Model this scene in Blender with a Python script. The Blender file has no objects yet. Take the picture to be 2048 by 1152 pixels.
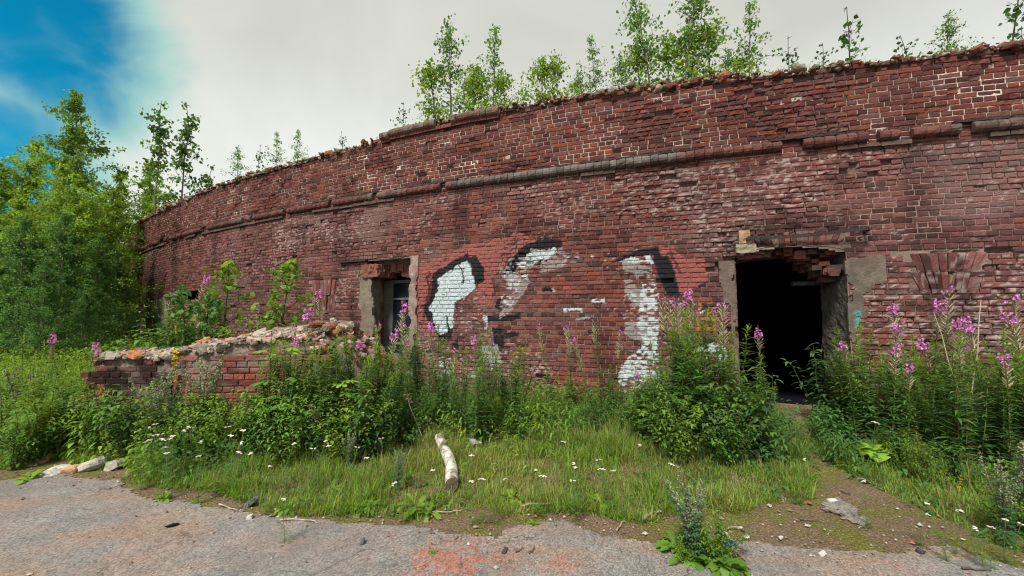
import bpy, math, random
import numpy as np
from math import radians, sin, cos, pi

S = bpy.context.scene
COL = S.collection
rng = np.random.default_rng(7)
random.seed(7)

# ------------------------------------------------------------------ camera
F, HOR, EYE = 800.0, 632.0, 1.6            # focal length and horizon in pixels of the 2048 px photograph, eye height
PIT = math.atan((HOR - 576) / F)
cd = bpy.data.cameras.new('camera'); cam = bpy.data.objects.new('camera', cd); COL.objects.link(cam)
cd.sensor_width = 36; cd.lens = F / 2048 * 36; cd.clip_start = .05; cd.clip_end = 2000
cam.location = (0, 0, EYE); cam.rotation_euler = (pi / 2 + PIT, 0, 0)
S.camera = cam

# ------------------------------------------------------------------ sky, sun, exposure
S.view_settings.view_transform = 'Standard'; S.view_settings.look = 'None'
S.view_settings.exposure = 0.92; S.view_settings.gamma = 1.0; S.view_settings.use_curve_mapping = False
S.cycles.filter_width = 1.15
S.cycles.max_bounces = 6; S.cycles.transmission_bounces = 4; S.cycles.transparent_max_bounces = 4
S.cycles.caustics_reflective = False; S.cycles.caustics_refractive = False
S.cycles.use_denoising = True

def pixdir(px, py):
    u, v = (px - 1024) / F, (576 - py) / F
    d = np.array([u, cos(PIT) - v * sin(PIT), sin(PIT) + v * cos(PIT)])
    return d
SUN_EL, SUN_AZ = radians(52), radians(205)   # azimuth clockwise from +Y: behind the camera, to its left
W = bpy.data.worlds.new('World'); S.world = W; W.use_nodes = True
nt = W.node_tree; nt.nodes.clear()
def wn(t, **k):
    n = nt.nodes.new(t)
    for a, b in k.items(): setattr(n, a, b)
    return n
out = wn('ShaderNodeOutputWorld'); bg = wn('ShaderNodeBackground')
sky = wn('ShaderNodeTexSky', sky_type='NISHITA', sun_disc=False, sun_elevation=SUN_EL, sun_rotation=SUN_AZ)
tc = wn('ShaderNodeTexCoord')
def wmath(op, a, b=None, clamp=False):
    n = wn('ShaderNodeMath', operation=op, use_clamp=clamp)
    for i, x in enumerate((a, b)):
        if x is None: continue
        if isinstance(x, (int, float)): n.inputs[i].default_value = x
        else: nt.links.new(x, n.inputs[i])
    return n.outputs[0]
def wnoise(scale, detail, dist=0.0):
    n = wn('ShaderNodeTexNoise'); n.inputs['Scale'].default_value = scale; n.inputs['Detail'].default_value = detail
    n.inputs['Distortion'].default_value = dist
    nt.links.new(tc.outputs['Generated'], n.inputs['Vector']); return n
warp = wnoise(2.6, 7, .9); fine = wnoise(7.5, 7, 1.2)
nrm = wn('ShaderNodeVectorMath', operation='NORMALIZE'); nt.links.new(tc.outputs['Generated'], nrm.inputs[0])
def gap(px, py, r0, r1, w):
    d = pixdir(px, py); d = d / np.linalg.norm(d)
    n = wn('ShaderNodeVectorMath', operation='DOT_PRODUCT'); nt.links.new(nrm.outputs[0], n.inputs[0]); n.inputs[1].default_value = d
    a = wmath('ARCCOSINE', n.outputs['Value'])
    a = wmath('ADD', a, wmath('MULTIPLY', wmath('SUBTRACT', warp.outputs[0], .5), w))
    m = wn('ShaderNodeMapRange', interpolation_type='SMOOTHSTEP'); nt.links.new(a, m.inputs[0])
    m.inputs[1].default_value = r0; m.inputs[2].default_value = r1; m.inputs[3].default_value = 1; m.inputs[4].default_value = 0
    return m.outputs[0]
g = wmath('MAXIMUM', gap(70, 20, .03, .21, .34), wmath('MULTIPLY', gap(-60, 290, .01, .15, .34), .9))
g = wmath('MAXIMUM', g, gap(-420, 330, .1, .28, .3))
g = wmath('MULTIPLY', g, wmath('ADD', .62, wmath('MULTIPLY', fine.outputs[0], .7)), True)
# clear sky seen through the break, deep blue; clouds an even pale grey, a little brighter low down
tint = wn('ShaderNodeMix', data_type='RGBA', blend_type='MULTIPLY'); tint.inputs[0].default_value = 1
nt.links.new(sky.outputs[0], tint.inputs[6]); tint.inputs[7].default_value = (.002, .108, .125, 1)
sep = wn('ShaderNodeSeparateXYZ'); nt.links.new(nrm.outputs[0], sep.inputs[0])
cr = wn('ShaderNodeValToRGB'); nt.links.new(sep.outputs['Z'], cr.inputs[0])
e = cr.color_ramp.elements
e[0].position = .0; e[0].color = (.84, .90, .86, 1); e[1].position = .95; e[1].color = (.50, .52, .47, 1)
m = cr.color_ramp.elements.new(.34); m.color = (.82, .855, .80, 1)
m = cr.color_ramp.elements.new(.52); m.color = (.67, .68, .625, 1)
cl = wn('ShaderNodeMix', data_type='RGBA', blend_type='MULTIPLY'); cl.inputs[0].default_value = 1
nt.links.new(cr.outputs[0], cl.inputs[6])
cn = wn('ShaderNodeMapRange'); nt.links.new(warp.outputs[0], cn.inputs[0])
cn.inputs[1].default_value = .3; cn.inputs[2].default_value = .7; cn.inputs[3].default_value = .90; cn.inputs[4].default_value = 1.07
nt.links.new(cn.outputs[0], cl.inputs[7])
# thin cloud edges let the blue through as a pale teal
veil = wn('ShaderNodeMapRange', interpolation_type='SMOOTHSTEP'); nt.links.new(g, veil.inputs[0]); veil.inputs[1].default_value = 0; veil.inputs[2].default_value = .45
deep = wn('ShaderNodeMapRange', interpolation_type='SMOOTHSTEP'); nt.links.new(g, deep.inputs[0]); deep.inputs[1].default_value = .3; deep.inputs[2].default_value = .95
mv = wn('ShaderNodeMix', data_type='RGBA'); nt.links.new(veil.outputs[0], mv.inputs[0]); nt.links.new(cl.outputs[2], mv.inputs[6]); mv.inputs[7].default_value = (.36, .62, .58, 1)
mx = wn('ShaderNodeMix', data_type='RGBA'); nt.links.new(deep.outputs[0], mx.inputs[0])
nt.links.new(mv.outputs[2], mx.inputs[6]); nt.links.new(tint.outputs[2], mx.inputs[7])
nt.links.new(mx.outputs[2], bg.inputs[0]); bg.inputs[1].default_value = .555
nt.links.new(bg.outputs[0], out.inputs[0])
sd = bpy.data.lights.new('sun', 'SUN'); sun = bpy.data.objects.new('sun', sd); COL.objects.link(sun)
sd.energy = 3.0; sd.angle = radians(14); sd.color = (1, .95, .86)
sdir = np.array([sin(SUN_AZ) * cos(SUN_EL), cos(SUN_AZ) * cos(SUN_EL), sin(SUN_EL)])
from mathutils import Vector
sun.rotation_euler = Vector(sdir).to_track_quat('Z', 'Y').to_euler(); sun.location = sdir * 50

# ------------------------------------------------------------------ helpers
def _h(ix, iy, iz):
    n = (ix * 374761393 + iy * 668265263 + iz * 2147483647 * 3 + 1013904223) & 0xffffffff
    n = ((n ^ (n >> 13)) * 1274126177) & 0xffffffff
    n = ((n ^ (n >> 16)) * 2246822519) & 0xffffffff
    return ((n ^ (n >> 15)) & 0xffff) / 65535.0
def vnoise(x, y, z=0.0):
    x, y, z = np.broadcast_arrays(np.asarray(x, float), np.asarray(y, float), np.asarray(z, float))
    fx, fy, fz = np.floor(x), np.floor(y), np.floor(z)
    ix, iy, iz = fx.astype(np.int64), fy.astype(np.int64), fz.astype(np.int64)
    tx, ty, tz = x - fx, y - fy, z - fz
    tx, ty, tz = [t * t * (3 - 2 * t) for t in (tx, ty, tz)]
    r = 0
    for a in (0, 1):
        for b in (0, 1):
            for c in (0, 1):
                w = (tx if a else 1 - tx) * (ty if b else 1 - ty) * (tz if c else 1 - tz)
                r = r + w * _h(ix + a, iy + b, iz + c)
    return r * 2 - 1
def fbm(x, y, z=0.0, o=3):
    r = 0; a = .55
    for i in range(o):
        r = r + a * vnoise(np.asarray(x) * 2 ** i + 17.3 * i, np.asarray(y) * 2 ** i - 9.1 * i, np.asarray(z) * 2 ** i + 3.7 * i); a *= .5
    return r
def sstep(x, a, b): t = np.clip((x - a) / (b - a), 0, 1); return t * t * (3 - 2 * t)
def inpoly(x, y, poly):
    x = np.asarray(x, float); y = np.asarray(y, float); p = np.asarray(poly, float)
    r = np.zeros(x.shape, bool)
    bb = (x >= p[:, 0].min()) & (x <= p[:, 0].max()) & (y >= p[:, 1].min()) & (y <= p[:, 1].max())
    if not bb.any(): return r
    xs, ys = x[bb], y[bb]; c = np.zeros(xs.shape, bool); j = len(p) - 1
    for i in range(len(p)):
        xi, yi, xj, yj = p[i, 0], p[i, 1], p[j, 0], p[j, 1]
        if yi != yj: c ^= ((yi > ys) != (yj > ys)) & (xs < (xj - xi) * (ys - yi) / (yj - yi) + xi)
        j = i
    r[bb] = c; return r

class MB:                                   # collects vertices, quads and a colour per vertex
    def __init__(s): s.v = []; s.q = []; s.c = []; s.n = 0
    def add(s, v, q, c=None):
        v = np.asarray(v, float).reshape(-1, 3); q = np.asarray(q, np.int64).reshape(-1, 4)
        s.v.append(v); s.q.append(q + s.n)
        c = np.ones((len(v), 3)) if c is None else np.broadcast_to(np.asarray(c, float), (len(v), 3))
        s.c.append(c); s.n += len(v)
    def build(s, name, mat, parent=None, smooth=False):
        return mesh(name, np.concatenate(s.v), np.concatenate(s.q), mat, parent, np.concatenate(s.c), smooth)
def mesh(name, v, q, mat, parent=None, c=None, smooth=False):
    me = bpy.data.meshes.new(name)
    v = np.asarray(v, np.float32); q = np.asarray(q, np.int32)
    me.vertices.add(len(v)); me.vertices.foreach_set('co', v.ravel())
    tri = q[:, 2] == q[:, 3]
    n = np.where(tri, 3, 4); st = np.concatenate([[0], np.cumsum(n)[:-1]])
    keep = np.ones(q.shape, bool); keep[tri, 3] = False
    idx = q[keep]
    me.loops.add(len(idx)); me.loops.foreach_set('vertex_index', idx.astype(np.int32))
    me.polygons.add(len(q)); me.polygons.foreach_set('loop_start', st.astype(np.int32))
    me.polygons.foreach_set('use_smooth', np.full(len(q), bool(smooth)))
    me.update(calc_edges=True)
    if c is not None:
        a = me.attributes.new('Col', 'FLOAT_COLOR', 'POINT')
        a.data.foreach_set('color', np.concatenate([c, np.ones((len(c), 1))], 1).astype(np.float32).ravel())
    me.materials.append(mat)
    o = bpy.data.objects.new(name, me); COL.objects.link(o)
    if parent: o.parent = parent
    return o
def tag(o, label, cat=None, group=None, kind=None):
    if label: o['label'] = label
    if cat: o['category'] = cat
    if group: o['group'] = group
    if kind: o['kind'] = kind
    return o
def empty(name, loc=(0, 0, 0)):
    o = bpy.data.objects.new(name, None); o.empty_display_size = .1; o.location = loc; COL.objects.link(o); return o
def copy_thing(src, loc, rz=0, sc=1, label=None, group=None, tilt=(0, 0)):
    r = src.copy(); COL.objects.link(r); r.location = loc; r.rotation_euler = (tilt[0], tilt[1], rz)
    r.scale = (sc, sc, sc) if np.isscalar(sc) else sc
    if label: r['label'] = label
    if group: r['group'] = group
    elif 'group' in r: del r['group']
    for ch in src.children:
        c = ch.copy(); COL.objects.link(c); c.parent = r
    return r
def gridq(nu, nv):                          # quads of a (nv rows x nu columns) grid
    i = np.arange(nu - 1)[None, :] + np.arange(nv - 1)[:, None] * nu
    return np.stack([i, i + 1, i + nu + 1, i + nu], -1).reshape(-1, 4)
def tube(mb, pts, rad, col=(1, 1, 1), k=5, cap=True):
    p = np.asarray(pts, float); n = len(p); rad = np.broadcast_to(rad, n)
    t = np.gradient(p, axis=0); t /= np.linalg.norm(t, axis=1)[:, None] + 1e-9
    up = np.where(np.abs(t[:, 2:3]) > .95, np.array([[1., 0, 0]]), np.array([[0, 0, 1.]]))
    a = np.cross(t, up); a /= np.linalg.norm(a, axis=1)[:, None] + 1e-9; b = np.cross(a, t)
    th = np.arange(k) / k * 2 * pi
    v = p[:, None] + rad[:, None, None] * (np.cos(th)[None, :, None] * a[:, None] + np.sin(th)[None, :, None] * b[:, None])
    v = v.reshape(-1, 3); q = []
    i = np.arange(k); j = (i + 1) % k
    for r in range(n - 1): q.append(np.stack([r * k + i, r * k + j, (r + 1) * k + j, (r + 1) * k + i], 1))
    q = np.concatenate(q)
    if cap:
        v = np.concatenate([v, p[:1], p[-1:]]); c0, c1 = len(v) - 2, len(v) - 1
        q = np.concatenate([q, np.stack([j, i, np.full(k, c0), np.full(k, c0)], 1), np.stack([(n - 1) * k + i, (n - 1) * k + j, np.full(k, c1), np.full(k, c1)], 1)])
    mb.add(v, q, col)
def leaves(mb, base, dirn, up, L, Wd, col, droop=.3, prof=((0, .12), (.3, 1), (.65, .75), (1, .04)), fold=.0):
    # N folded strips: base points, direction, face normal, length, half-width
    base = np.asarray(base, float); N = len(base)
    if N == 0: return
    d = dirn / (np.linalg.norm(dirn, axis=1)[:, None] + 1e-9)
    sd_ = np.cross(d, up); sd_ /= np.linalg.norm(sd_, axis=1)[:, None] + 1e-9
    nn = np.cross(sd_, d)
    L = np.broadcast_to(L, N); Wd = np.broadcast_to(Wd, N); droop = np.broadcast_to(droop, N)
    rows = []
    for t, w in prof:
        cpt = base + d * (L * t)[:, None] - np.array([0, 0, 1.]) * (droop * L * t * t)[:, None]
        off = sd_ * (Wd * w)[:, None]
        lift = nn * (Wd * w * fold)[:, None]
        rows += [cpt - off + lift, cpt, cpt + off + lift] if fold else [cpt - off, cpt + off]
    v = np.stack(rows, 1); R = len(prof); w_ = 3 if fold else 2
    q = (gridq(w_, R)[None] + (np.arange(N) * R * w_)[:, None, None]).reshape(-1, 4)
    c = np.broadcast_to(np.asarray(col, float), (N, 3)); c = np.repeat(c, R * w_, 0)
    mb.add(v.reshape(-1, 3), q, c)
def rand_dirs(n, zlo=-1, zhi=1):
    a = rng.uniform(0, 2 * pi, n); z = rng.uniform(zlo, zhi, n); r = np.sqrt(np.maximum(0, 1 - z * z))
    return np.stack([r * np.cos(a), r * np.sin(a), z], 1)

# ------------------------------------------------------------------ materials
def mat(name, rough=.9, attr=True, col=(1, 1, 1), transl=0.0, n_scale=None, n_amt=.3, bump=0.0, bscale=60, spec=.25):
    m = bpy.data.materials.new(name); m.use_nodes = True; t = m.node_tree; t.nodes.clear(); L = t.links
    o = t.nodes.new('ShaderNodeOutputMaterial'); b = t.nodes.new('ShaderNodeBsdfPrincipled')
    b.inputs['Roughness'].default_value = rough; b.inputs['Specular IOR Level'].default_value = spec
    if attr:
        a = t.nodes.new('ShaderNodeAttribute'); a.attribute_name = 'Col'; c = a.outputs['Color']
    else:
        a = t.nodes.new('ShaderNodeRGB'); a.outputs[0].default_value = (*col, 1); c = a.outputs[0]
    g = t.nodes.new('ShaderNodeNewGeometry')
    if n_scale:
        n = t.nodes.new('ShaderNodeTexNoise'); n.inputs['Scale'].default_value = n_scale; n.inputs['Detail'].default_value = 5; n.inputs['Roughness'].default_value = .7
        L.new(g.outputs['Position'], n.inputs['Vector'])
        r = t.nodes.new('ShaderNodeMapRange'); L.new(n.outputs[0], r.inputs[0])
        r.inputs[1].default_value = .3; r.inputs[2].default_value = .7; r.inputs[3].default_value = 1 - n_amt; r.inputs[4].default_value = 1 + n_amt
        x = t.nodes.new('ShaderNodeMix'); x.data_type = 'RGBA'; x.blend_type = 'MULTIPLY'; x.inputs[0].default_value = 1
        L.new(c, x.inputs[6]); L.new(r.outputs[0], x.inputs[7]); c = x.outputs[2]
    L.new(c, b.inputs['Base Color'])
    if bump:
        n2 = t.nodes.new('ShaderNodeTexNoise'); n2.inputs['Scale'].default_value = bscale; n2.inputs['Detail'].default_value = 4
        L.new(g.outputs['Position'], n2.inputs['Vector'])
        bp = t.nodes.new('ShaderNodeBump'); bp.inputs['Strength'].default_value = bump; bp.inputs['Distance'].default_value = .02
        L.new(n2.outputs[0], bp.inputs['Height']); L.new(bp.outputs[0], b.inputs['Normal'])
    if transl:
        tr = t.nodes.new('ShaderNodeBsdfTranslucent'); ms = t.nodes.new('ShaderNodeMixShader'); ms.inputs[0].default_value = transl
        hs = t.nodes.new('ShaderNodeMix'); hs.data_type = 'RGBA'; hs.blend_type = 'MULTIPLY'; hs.inputs[0].default_value = 1
        hs.inputs[7].default_value = (1.5, 1.35, .7, 1); L.new(c, hs.inputs[6]); L.new(hs.outputs[2], tr.inputs[0])
        L.new(b.outputs[0], ms.inputs[1]); L.new(tr.outputs[0], ms.inputs[2]); L.new(ms.outputs[0], o.inputs[0])
    else: L.new(b.outputs[0], o.inputs[0])
    return m
M_brick = mat('brick', .93, n_scale=55, n_amt=.38, bump=.55, bscale=90, spec=.15)
M_mortar = mat('mortar', .95, n_scale=40, n_amt=.35, bump=.6, bscale=70, spec=.1)
M_plaster = mat('plaster', .95, n_scale=9, n_amt=.35, bump=.5, bscale=35, spec=.15)
M_rubble = mat('rubble', .95, n_scale=30, n_amt=.4, bump=.5, bscale=60, spec=.15)
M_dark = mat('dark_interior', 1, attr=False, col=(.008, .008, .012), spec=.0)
M_steel = mat('rusty_steel', .8, attr=False, col=(.032, .024, .022), n_scale=25, n_amt=.5, bump=.3)
M_frame = mat('painted_frame', .7, attr=False, col=(.13, .135, .13), n_scale=20, n_amt=.3)
M_glass = mat('dusty_glass', .25, attr=False, col=(.012, .016, .03), spec=.5)
M_leaf = mat('leaf', .55, transl=.46, spec=.3)
M_stem = mat('stem', .8)
M_petal = mat('petal', .7, transl=.25)
M_bark = mat('bark', .9, n_scale=18, n_amt=.5, bump=.4, bscale=40)
M_log = mat('birch_bark', .85, n_scale=14, n_amt=.45, bump=.4, bscale=30)
M_stone = mat('stone', .95, n_scale=22, n_amt=.4, bump=.6, bscale=40)

# ------------------------------------------------------------------ where things stand
CX, CY, RW = 19.82, 59.94, 56.05            # the round brick wall: centre and radius
def gpt(px, py, z=0.0):                     # a point of level ground
    d = pixdir(px, py); t = (z - EYE) / d[2]; return np.array([d[0] * t, d[1] * t])
def at(px, py, Y):                          # a point at depth Y
    d = pixdir(px, py); t = Y / d[1]; return np.array([d[0] * t, Y, EYE + d[2] * t])
def wsz(px, py):                            # arc length and height on the wall face
    d = pixdir(px, py); a = d[0] ** 2 + d[1] ** 2; b = -2 * (d[0] * CX + d[1] * CY); c = CX ** 2 + CY ** 2 - RW ** 2
    t = (-b - math.sqrt(max(0, b * b - 4 * a * c))) / (2 * a)
    return (math.atan2(d[0] * t - CX, CY - d[1] * t) * RW, EYE + d[2] * t)
def wxyz(s, z, dep=0.0):                    # dep > 0 goes outwards
    a = np.asarray(s) / RW; r = RW + np.asarray(dep)
    return np.stack(np.broadcast_arrays(CX + r * np.sin(a), CY - r * np.cos(a), z), -1)
def gz(x, y):                               # height of the ground
    x = np.asarray(x, float); y = np.asarray(y, float)
    veg = sstep(y - (3.45 + .12 * np.abs(x)), 0, 1.2)
    inside = sstep(RW - .25 - np.hypot(x - CX, y - CY), 0, .15)
    return -.003 - .5 * inside + veg * (.05 + .05 * fbm(x * .8, y * .8)) + .25 * sstep(-x, 4.5, 8) * sstep(y, 4.5, 7.5) * (1 + .4 * vnoise(x * .7, y * .7))
def pl(*p): return [tuple(gpt(*q)) for q in p]

EDGE = [(-500, 985), (-150, 968), (0, 962), (60, 955), (130, 947), (170, 958), (240, 962), (262, 984), (310, 998), (380, 1006), (450, 1018), (510, 1030), (600, 1042), (700, 1046), (800, 1050), (880, 1062),
        (930, 1072), (1000, 1076), (1010, 1062), (1060, 1046), (1130, 1040), (1160, 1056), (1200, 1072), (1290, 1082), (1325, 1102), (1400, 1126), (1475, 1142), (1492, 1120), (1478, 1104), (1474, 1088), (1510, 1080),
        (1570, 1094), (1640, 1099), (1780, 1112), (1850, 1098), (1905, 1093), (1960, 1116), (2048, 1142), (2250, 1165), (2700, 1180)]
edge_g = pl(*EDGE)
PAVE = [(-40, edge_g[0][1])] + edge_g + [(40, edge_g[-1][1]), (40, -40), (-40, -40)]
SLAB = pl((1648, 1000), (1668, 994), (1690, 1010), (1735, 1046), (1712, 1054), (1690, 1034), (1654, 1014))
VEG_A = pl((-900, 935), (-300, 945), (0, 945), (60, 935), (110, 925), (160, 935), (240, 938), (260, 958), (340, 976), (430, 994), (520, 1018), (620, 1034), (760, 1040), (850, 1046), (900, 1030), (960, 1022), (1010, 1026), (1080, 1020), (1180, 1030), (1260, 1040), (1340, 1046), (1410, 1022), (1480, 1026), (1560, 1012), (1615, 992), (1628, 955), (1612, 905), (1590, 862), (1555, 842)) + [(4.2, 9), (-30, 22), (-40, 10)]
VEG_B = pl((1618, 846), (1630, 890), (1643, 930), (1682, 980), (1715, 1010), (1800, 1034), (1860, 1058), (1930, 1084), (2000, 1108), (2060, 1140), (2200, 1165)) + [(14, 2.6), (14, 9), (4.6, 9)]

def ground():
    xs = np.concatenate([[-900, -300, -120, -60, -35], np.arange(-24, 14.01, .16), [20, 35, 60, 120, 300, 900]])
    ys = np.concatenate([[-900, -200, -60, -20, -5], np.arange(0, 14.01, .14), np.arange(14.5, 30, .8), [40, 60, 100, 300, 900]])
    X, Y = np.meshgrid(xs, ys); Z = gz(X, Y); Z[(np.abs(X) > 40) | (Y > 40)] = 0
    v = np.stack([X, Y, Z], -1).reshape(-1, 3)
    m = bpy.data.materials.new('soil'); m.use_nodes = True; t = m.node_tree; L = t.links; b = t.nodes['Principled BSDF']
    b.inputs['Roughness'].default_value = 1; b.inputs['Specular IOR Level'].default_value = .1
    g = t.nodes.new('ShaderNodeNewGeometry')
    def ns(sc, det=5):
        n = t.nodes.new('ShaderNodeTexNoise'); n.inputs['Scale'].default_value = sc; n.inputs['Detail'].default_value = det; n.inputs['Roughness'].default_value = .65
        L.new(g.outputs['Position'], n.inputs['Vector']); return n.outputs[0]
    def ramp(x, stops):
        r = t.nodes.new('ShaderNodeValToRGB'); L.new(x, r.inputs[0]); e = r.color_ramp.elements
        e[0].position, e[0].color = stops[0][0], (*stops[0][1], 1); e[1].position, e[1].color = stops[-1][0], (*stops[-1][1], 1)
        for p, c in stops[1:-1]: q = e.new(p); q.color = (*c, 1)
        return r.outputs[0]
    big = ramp(ns(2.3), [(.36, (.18, .125, .088)), (.48, (.15, .11, .07)), (.55, (.13, .12, .042)), (.70, (.14, .14, .034))])
    sp = ramp(ns(70, 3), [(.3, (.45, .42, .4)), (.5, (1, 1, 1)), (.60, (1.3, 1.3, 1.3)), (.68, (2.7, 2.4, 2.2))])
    x = t.nodes.new('ShaderNodeMix'); x.data_type = 'RGBA'; x.blend_type = 'MULTIPLY'; x.inputs[0].default_value = 1
    L.new(big, x.inputs[6]); L.new(sp, x.inputs[7]); L.new(x.outputs[2], b.inputs['Base Color'])
    bp = t.nodes.new('ShaderNodeBump'); bp.inputs['Strength'].default_value = .9; bp.inputs['Distance'].default_value = .03; L.new(ns(45, 6), bp.inputs['Height']); L.new(bp.outputs[0], b.inputs['Normal'])
    o = mesh('ground', v, gridq(len(xs), len(ys)), m, smooth=True); o['kind'] = 'structure'

def pavement():
    m = bpy.data.materials.new('asphalt'); m.use_nodes = True; t = m.node_tree; L = t.links; b = t.nodes['Principled BSDF']
    b.inputs['Roughness'].default_value = .95; b.inputs['Specular IOR Level'].default_value = .15
    g = t.nodes.new('ShaderNodeNewGeometry')
    def ns(sc, det=5, vec=None, rough=.65):
        n = t.nodes.new('ShaderNodeTexNoise'); n.inputs['Scale'].default_value = sc; n.inputs['Detail'].default_value = det; n.inputs['Roughness'].default_value = rough
        L.new(vec or g.outputs['Position'], n.inputs['Vector']); return n.outputs[0]
    def mr(x, a, b_, c=0., d=1.):
        r = t.nodes.new('ShaderNodeMapRange'); L.new(x, r.inputs[0])
        for i, q in enumerate((a, b_, c, d)): r.inputs[i + 1].default_value = q
        return r.outputs[0]
    def mix(f, a, c, bl='MIX'):
        x = t.nodes.new('ShaderNodeMix'); x.data_type = 'RGBA'; x.blend_type = bl
        if isinstance(f, float): x.inputs[0].default_value = f
        else: L.new(f, x.inputs[0])
        for s, q in ((x.inputs[6], a), (x.inputs[7], c)):
            if isinstance(q, tuple): s.default_value = (*q, 1)
            else: L.new(q, s)
        return x.outputs[2]
    def mth(op, a, c):
        n = t.nodes.new('ShaderNodeMath'); n.operation = op; n.use_clamp = True
        for i, q in enumerate((a, c)):
            if isinstance(q, float): n.inputs[i].default_value = q
            else: L.new(q, n.inputs[i])
        return n.outputs[0]
    mp = t.nodes.new('ShaderNodeMapping'); L.new(g.outputs['Position'], mp.inputs[0]); mp.inputs['Scale'].default_value = (.55, 1.5, 1); mp.inputs['Rotation'].default_value = (0, 0, -.35)
    dirt = mr(ns(1.6, 6, mp.outputs[0]), .47, .66, 0, .85)
    c = mix(mr(ns(3.1, 4), .35, .65), (.152, .149, .147), (.214, .204, .195))
    c = mix(dirt, c, (.225, .16, .115))
    # drifts of brick dust, where the photograph shows them
    for (px, py, r, a) in ((900, 1128, .32, .68), (860, 1112, .18, .5), (1120, 1128, .16, .45), (1010, 1120, .24, .35), (950, 1085, .14, .3)):
        x_, y_ = gpt(px, py)
        d = t.nodes.new('ShaderNodeVectorMath'); d.operation = 'DISTANCE'; L.new(g.outputs['Position'], d.inputs[0]); d.inputs[1].default_value = (x_, y_, .004)
        q = mth('SUBTRACT', mr(d.outputs['Value'], 0., r * 1.3, 1., 0.), mr(ns(14., 6), .3, .75, 0., .95))
        c = mix(mth('MULTIPLY', mr(q, 0., .35), a), c, (.30, .105, .07))
    red = mth('MULTIPLY', mr(ns(2.2, 6), .45, .72), .6)
    c = mix(red, c, (.27, .17, .14))
    sp = t.nodes.new('ShaderNodeTexVoronoi'); sp.inputs['Scale'].default_value = 95; L.new(g.outputs['Position'], sp.inputs['Vector'])
    gr = t.nodes.new('ShaderNodeRGBToBW'); L.new(sp.outputs['Color'], gr.inputs[0])
    grain = mr(gr.outputs[0], .15, .85, .62, 1.38)
    c = mix(1., c, grain, 'MULTIPLY')
    c = mix(1., c, mr(ns(240., 2), .3, .7, .7, 1.3), 'MULTIPLY')
    c = mix(mr(ns(.9, 6), .5, .68, 0, .55), c, (.125, .122, .12))
    wv = t.nodes.new('ShaderNodeVectorMath'); wv.operation = 'ADD'; L.new(g.outputs['Position'], wv.inputs[0])
    nz = t.nodes.new('ShaderNodeTexNoise'); nz.inputs['Scale'].default_value = 2.5; nz.inputs['Detail'].default_value = 6; L.new(g.outputs['Position'], nz.inputs['Vector']); L.new(nz.outputs['Color'], wv.inputs[1])
    ck = t.nodes.new('ShaderNodeTexVoronoi'); ck.feature = 'DISTANCE_TO_EDGE'; ck.inputs['Scale'].default_value = .85; L.new(wv.outputs[0], ck.inputs['Vector'])
    c = mix(mth('MULTIPLY', mr(ck.outputs['Distance'], .0, .012, 1., 0.), mr(ns(1.3, 3), .45, .6, 0, .9)), c, (.045, .042, .035))
    L.new(c, b.inputs['Base Color'])
    bp = t.nodes.new('ShaderNodeBump'); bp.inputs['Strength'].default_value = .45; bp.inputs['Distance'].default_value = .005
    L.new(gr.outputs[0], bp.inputs['Height']); L.new(bp.outputs[0], b.inputs['Normal'])
    mb = MB()
    d = .03; xs = np.arange(-10, 10, d); ys = np.arange(.8, 5.4, d)
    X, Y = np.meshgrid(xs + d / 2, ys + d / 2)
    nx_, ny_ = .05 * fbm(X * 6, Y * 6), .05 * fbm(X * 6 + 40, Y * 6)
    ins = inpoly(X + nx_, Y + ny_, PAVE) | inpoly(X + 2.4 * nx_, Y + 2.4 * ny_, SLAB)
    def cells(mask, xs, ys):
        nx = len(xs) + 1
        xv = np.concatenate([xs, [xs[-1] + d]]); yv = np.concatenate([ys, [ys[-1] + d]])
        GX, GY = np.meshgrid(xv, yv)
        q = gridq(nx, len(ys) + 1)[mask.ravel()]
        GZ = .006 + .004 * fbm(GX * 2, GY * 2)
        used, inv = np.unique(q, return_inverse=True)
        v = np.stack([GX, GY, GZ], -1).reshape(-1, 3)[used]
        v[:, :2] += .006 * np.stack([vnoise(v[:, 0] * 40, v[:, 1] * 40), vnoise(v[:, 0] * 40 + 9, v[:, 1] * 40)], 1)
        return v, inv.reshape(-1, 4)
    v, q = cells(ins, xs, ys); mb.add(v, q)
    for x0, x1, y0, y1 in ((-40, 40, -40, .8), (-40, -10, .8, 4.0), (10, 40, .8, 2.3)):
        mb.add([(x0, y0, .006), (x1, y0, .006), (x1, y1, .006), (x0, y1, .006)], [(0, 1, 2, 3)])
    o = mb.build('pavement', m); o['kind'] = 'structure'

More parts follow.
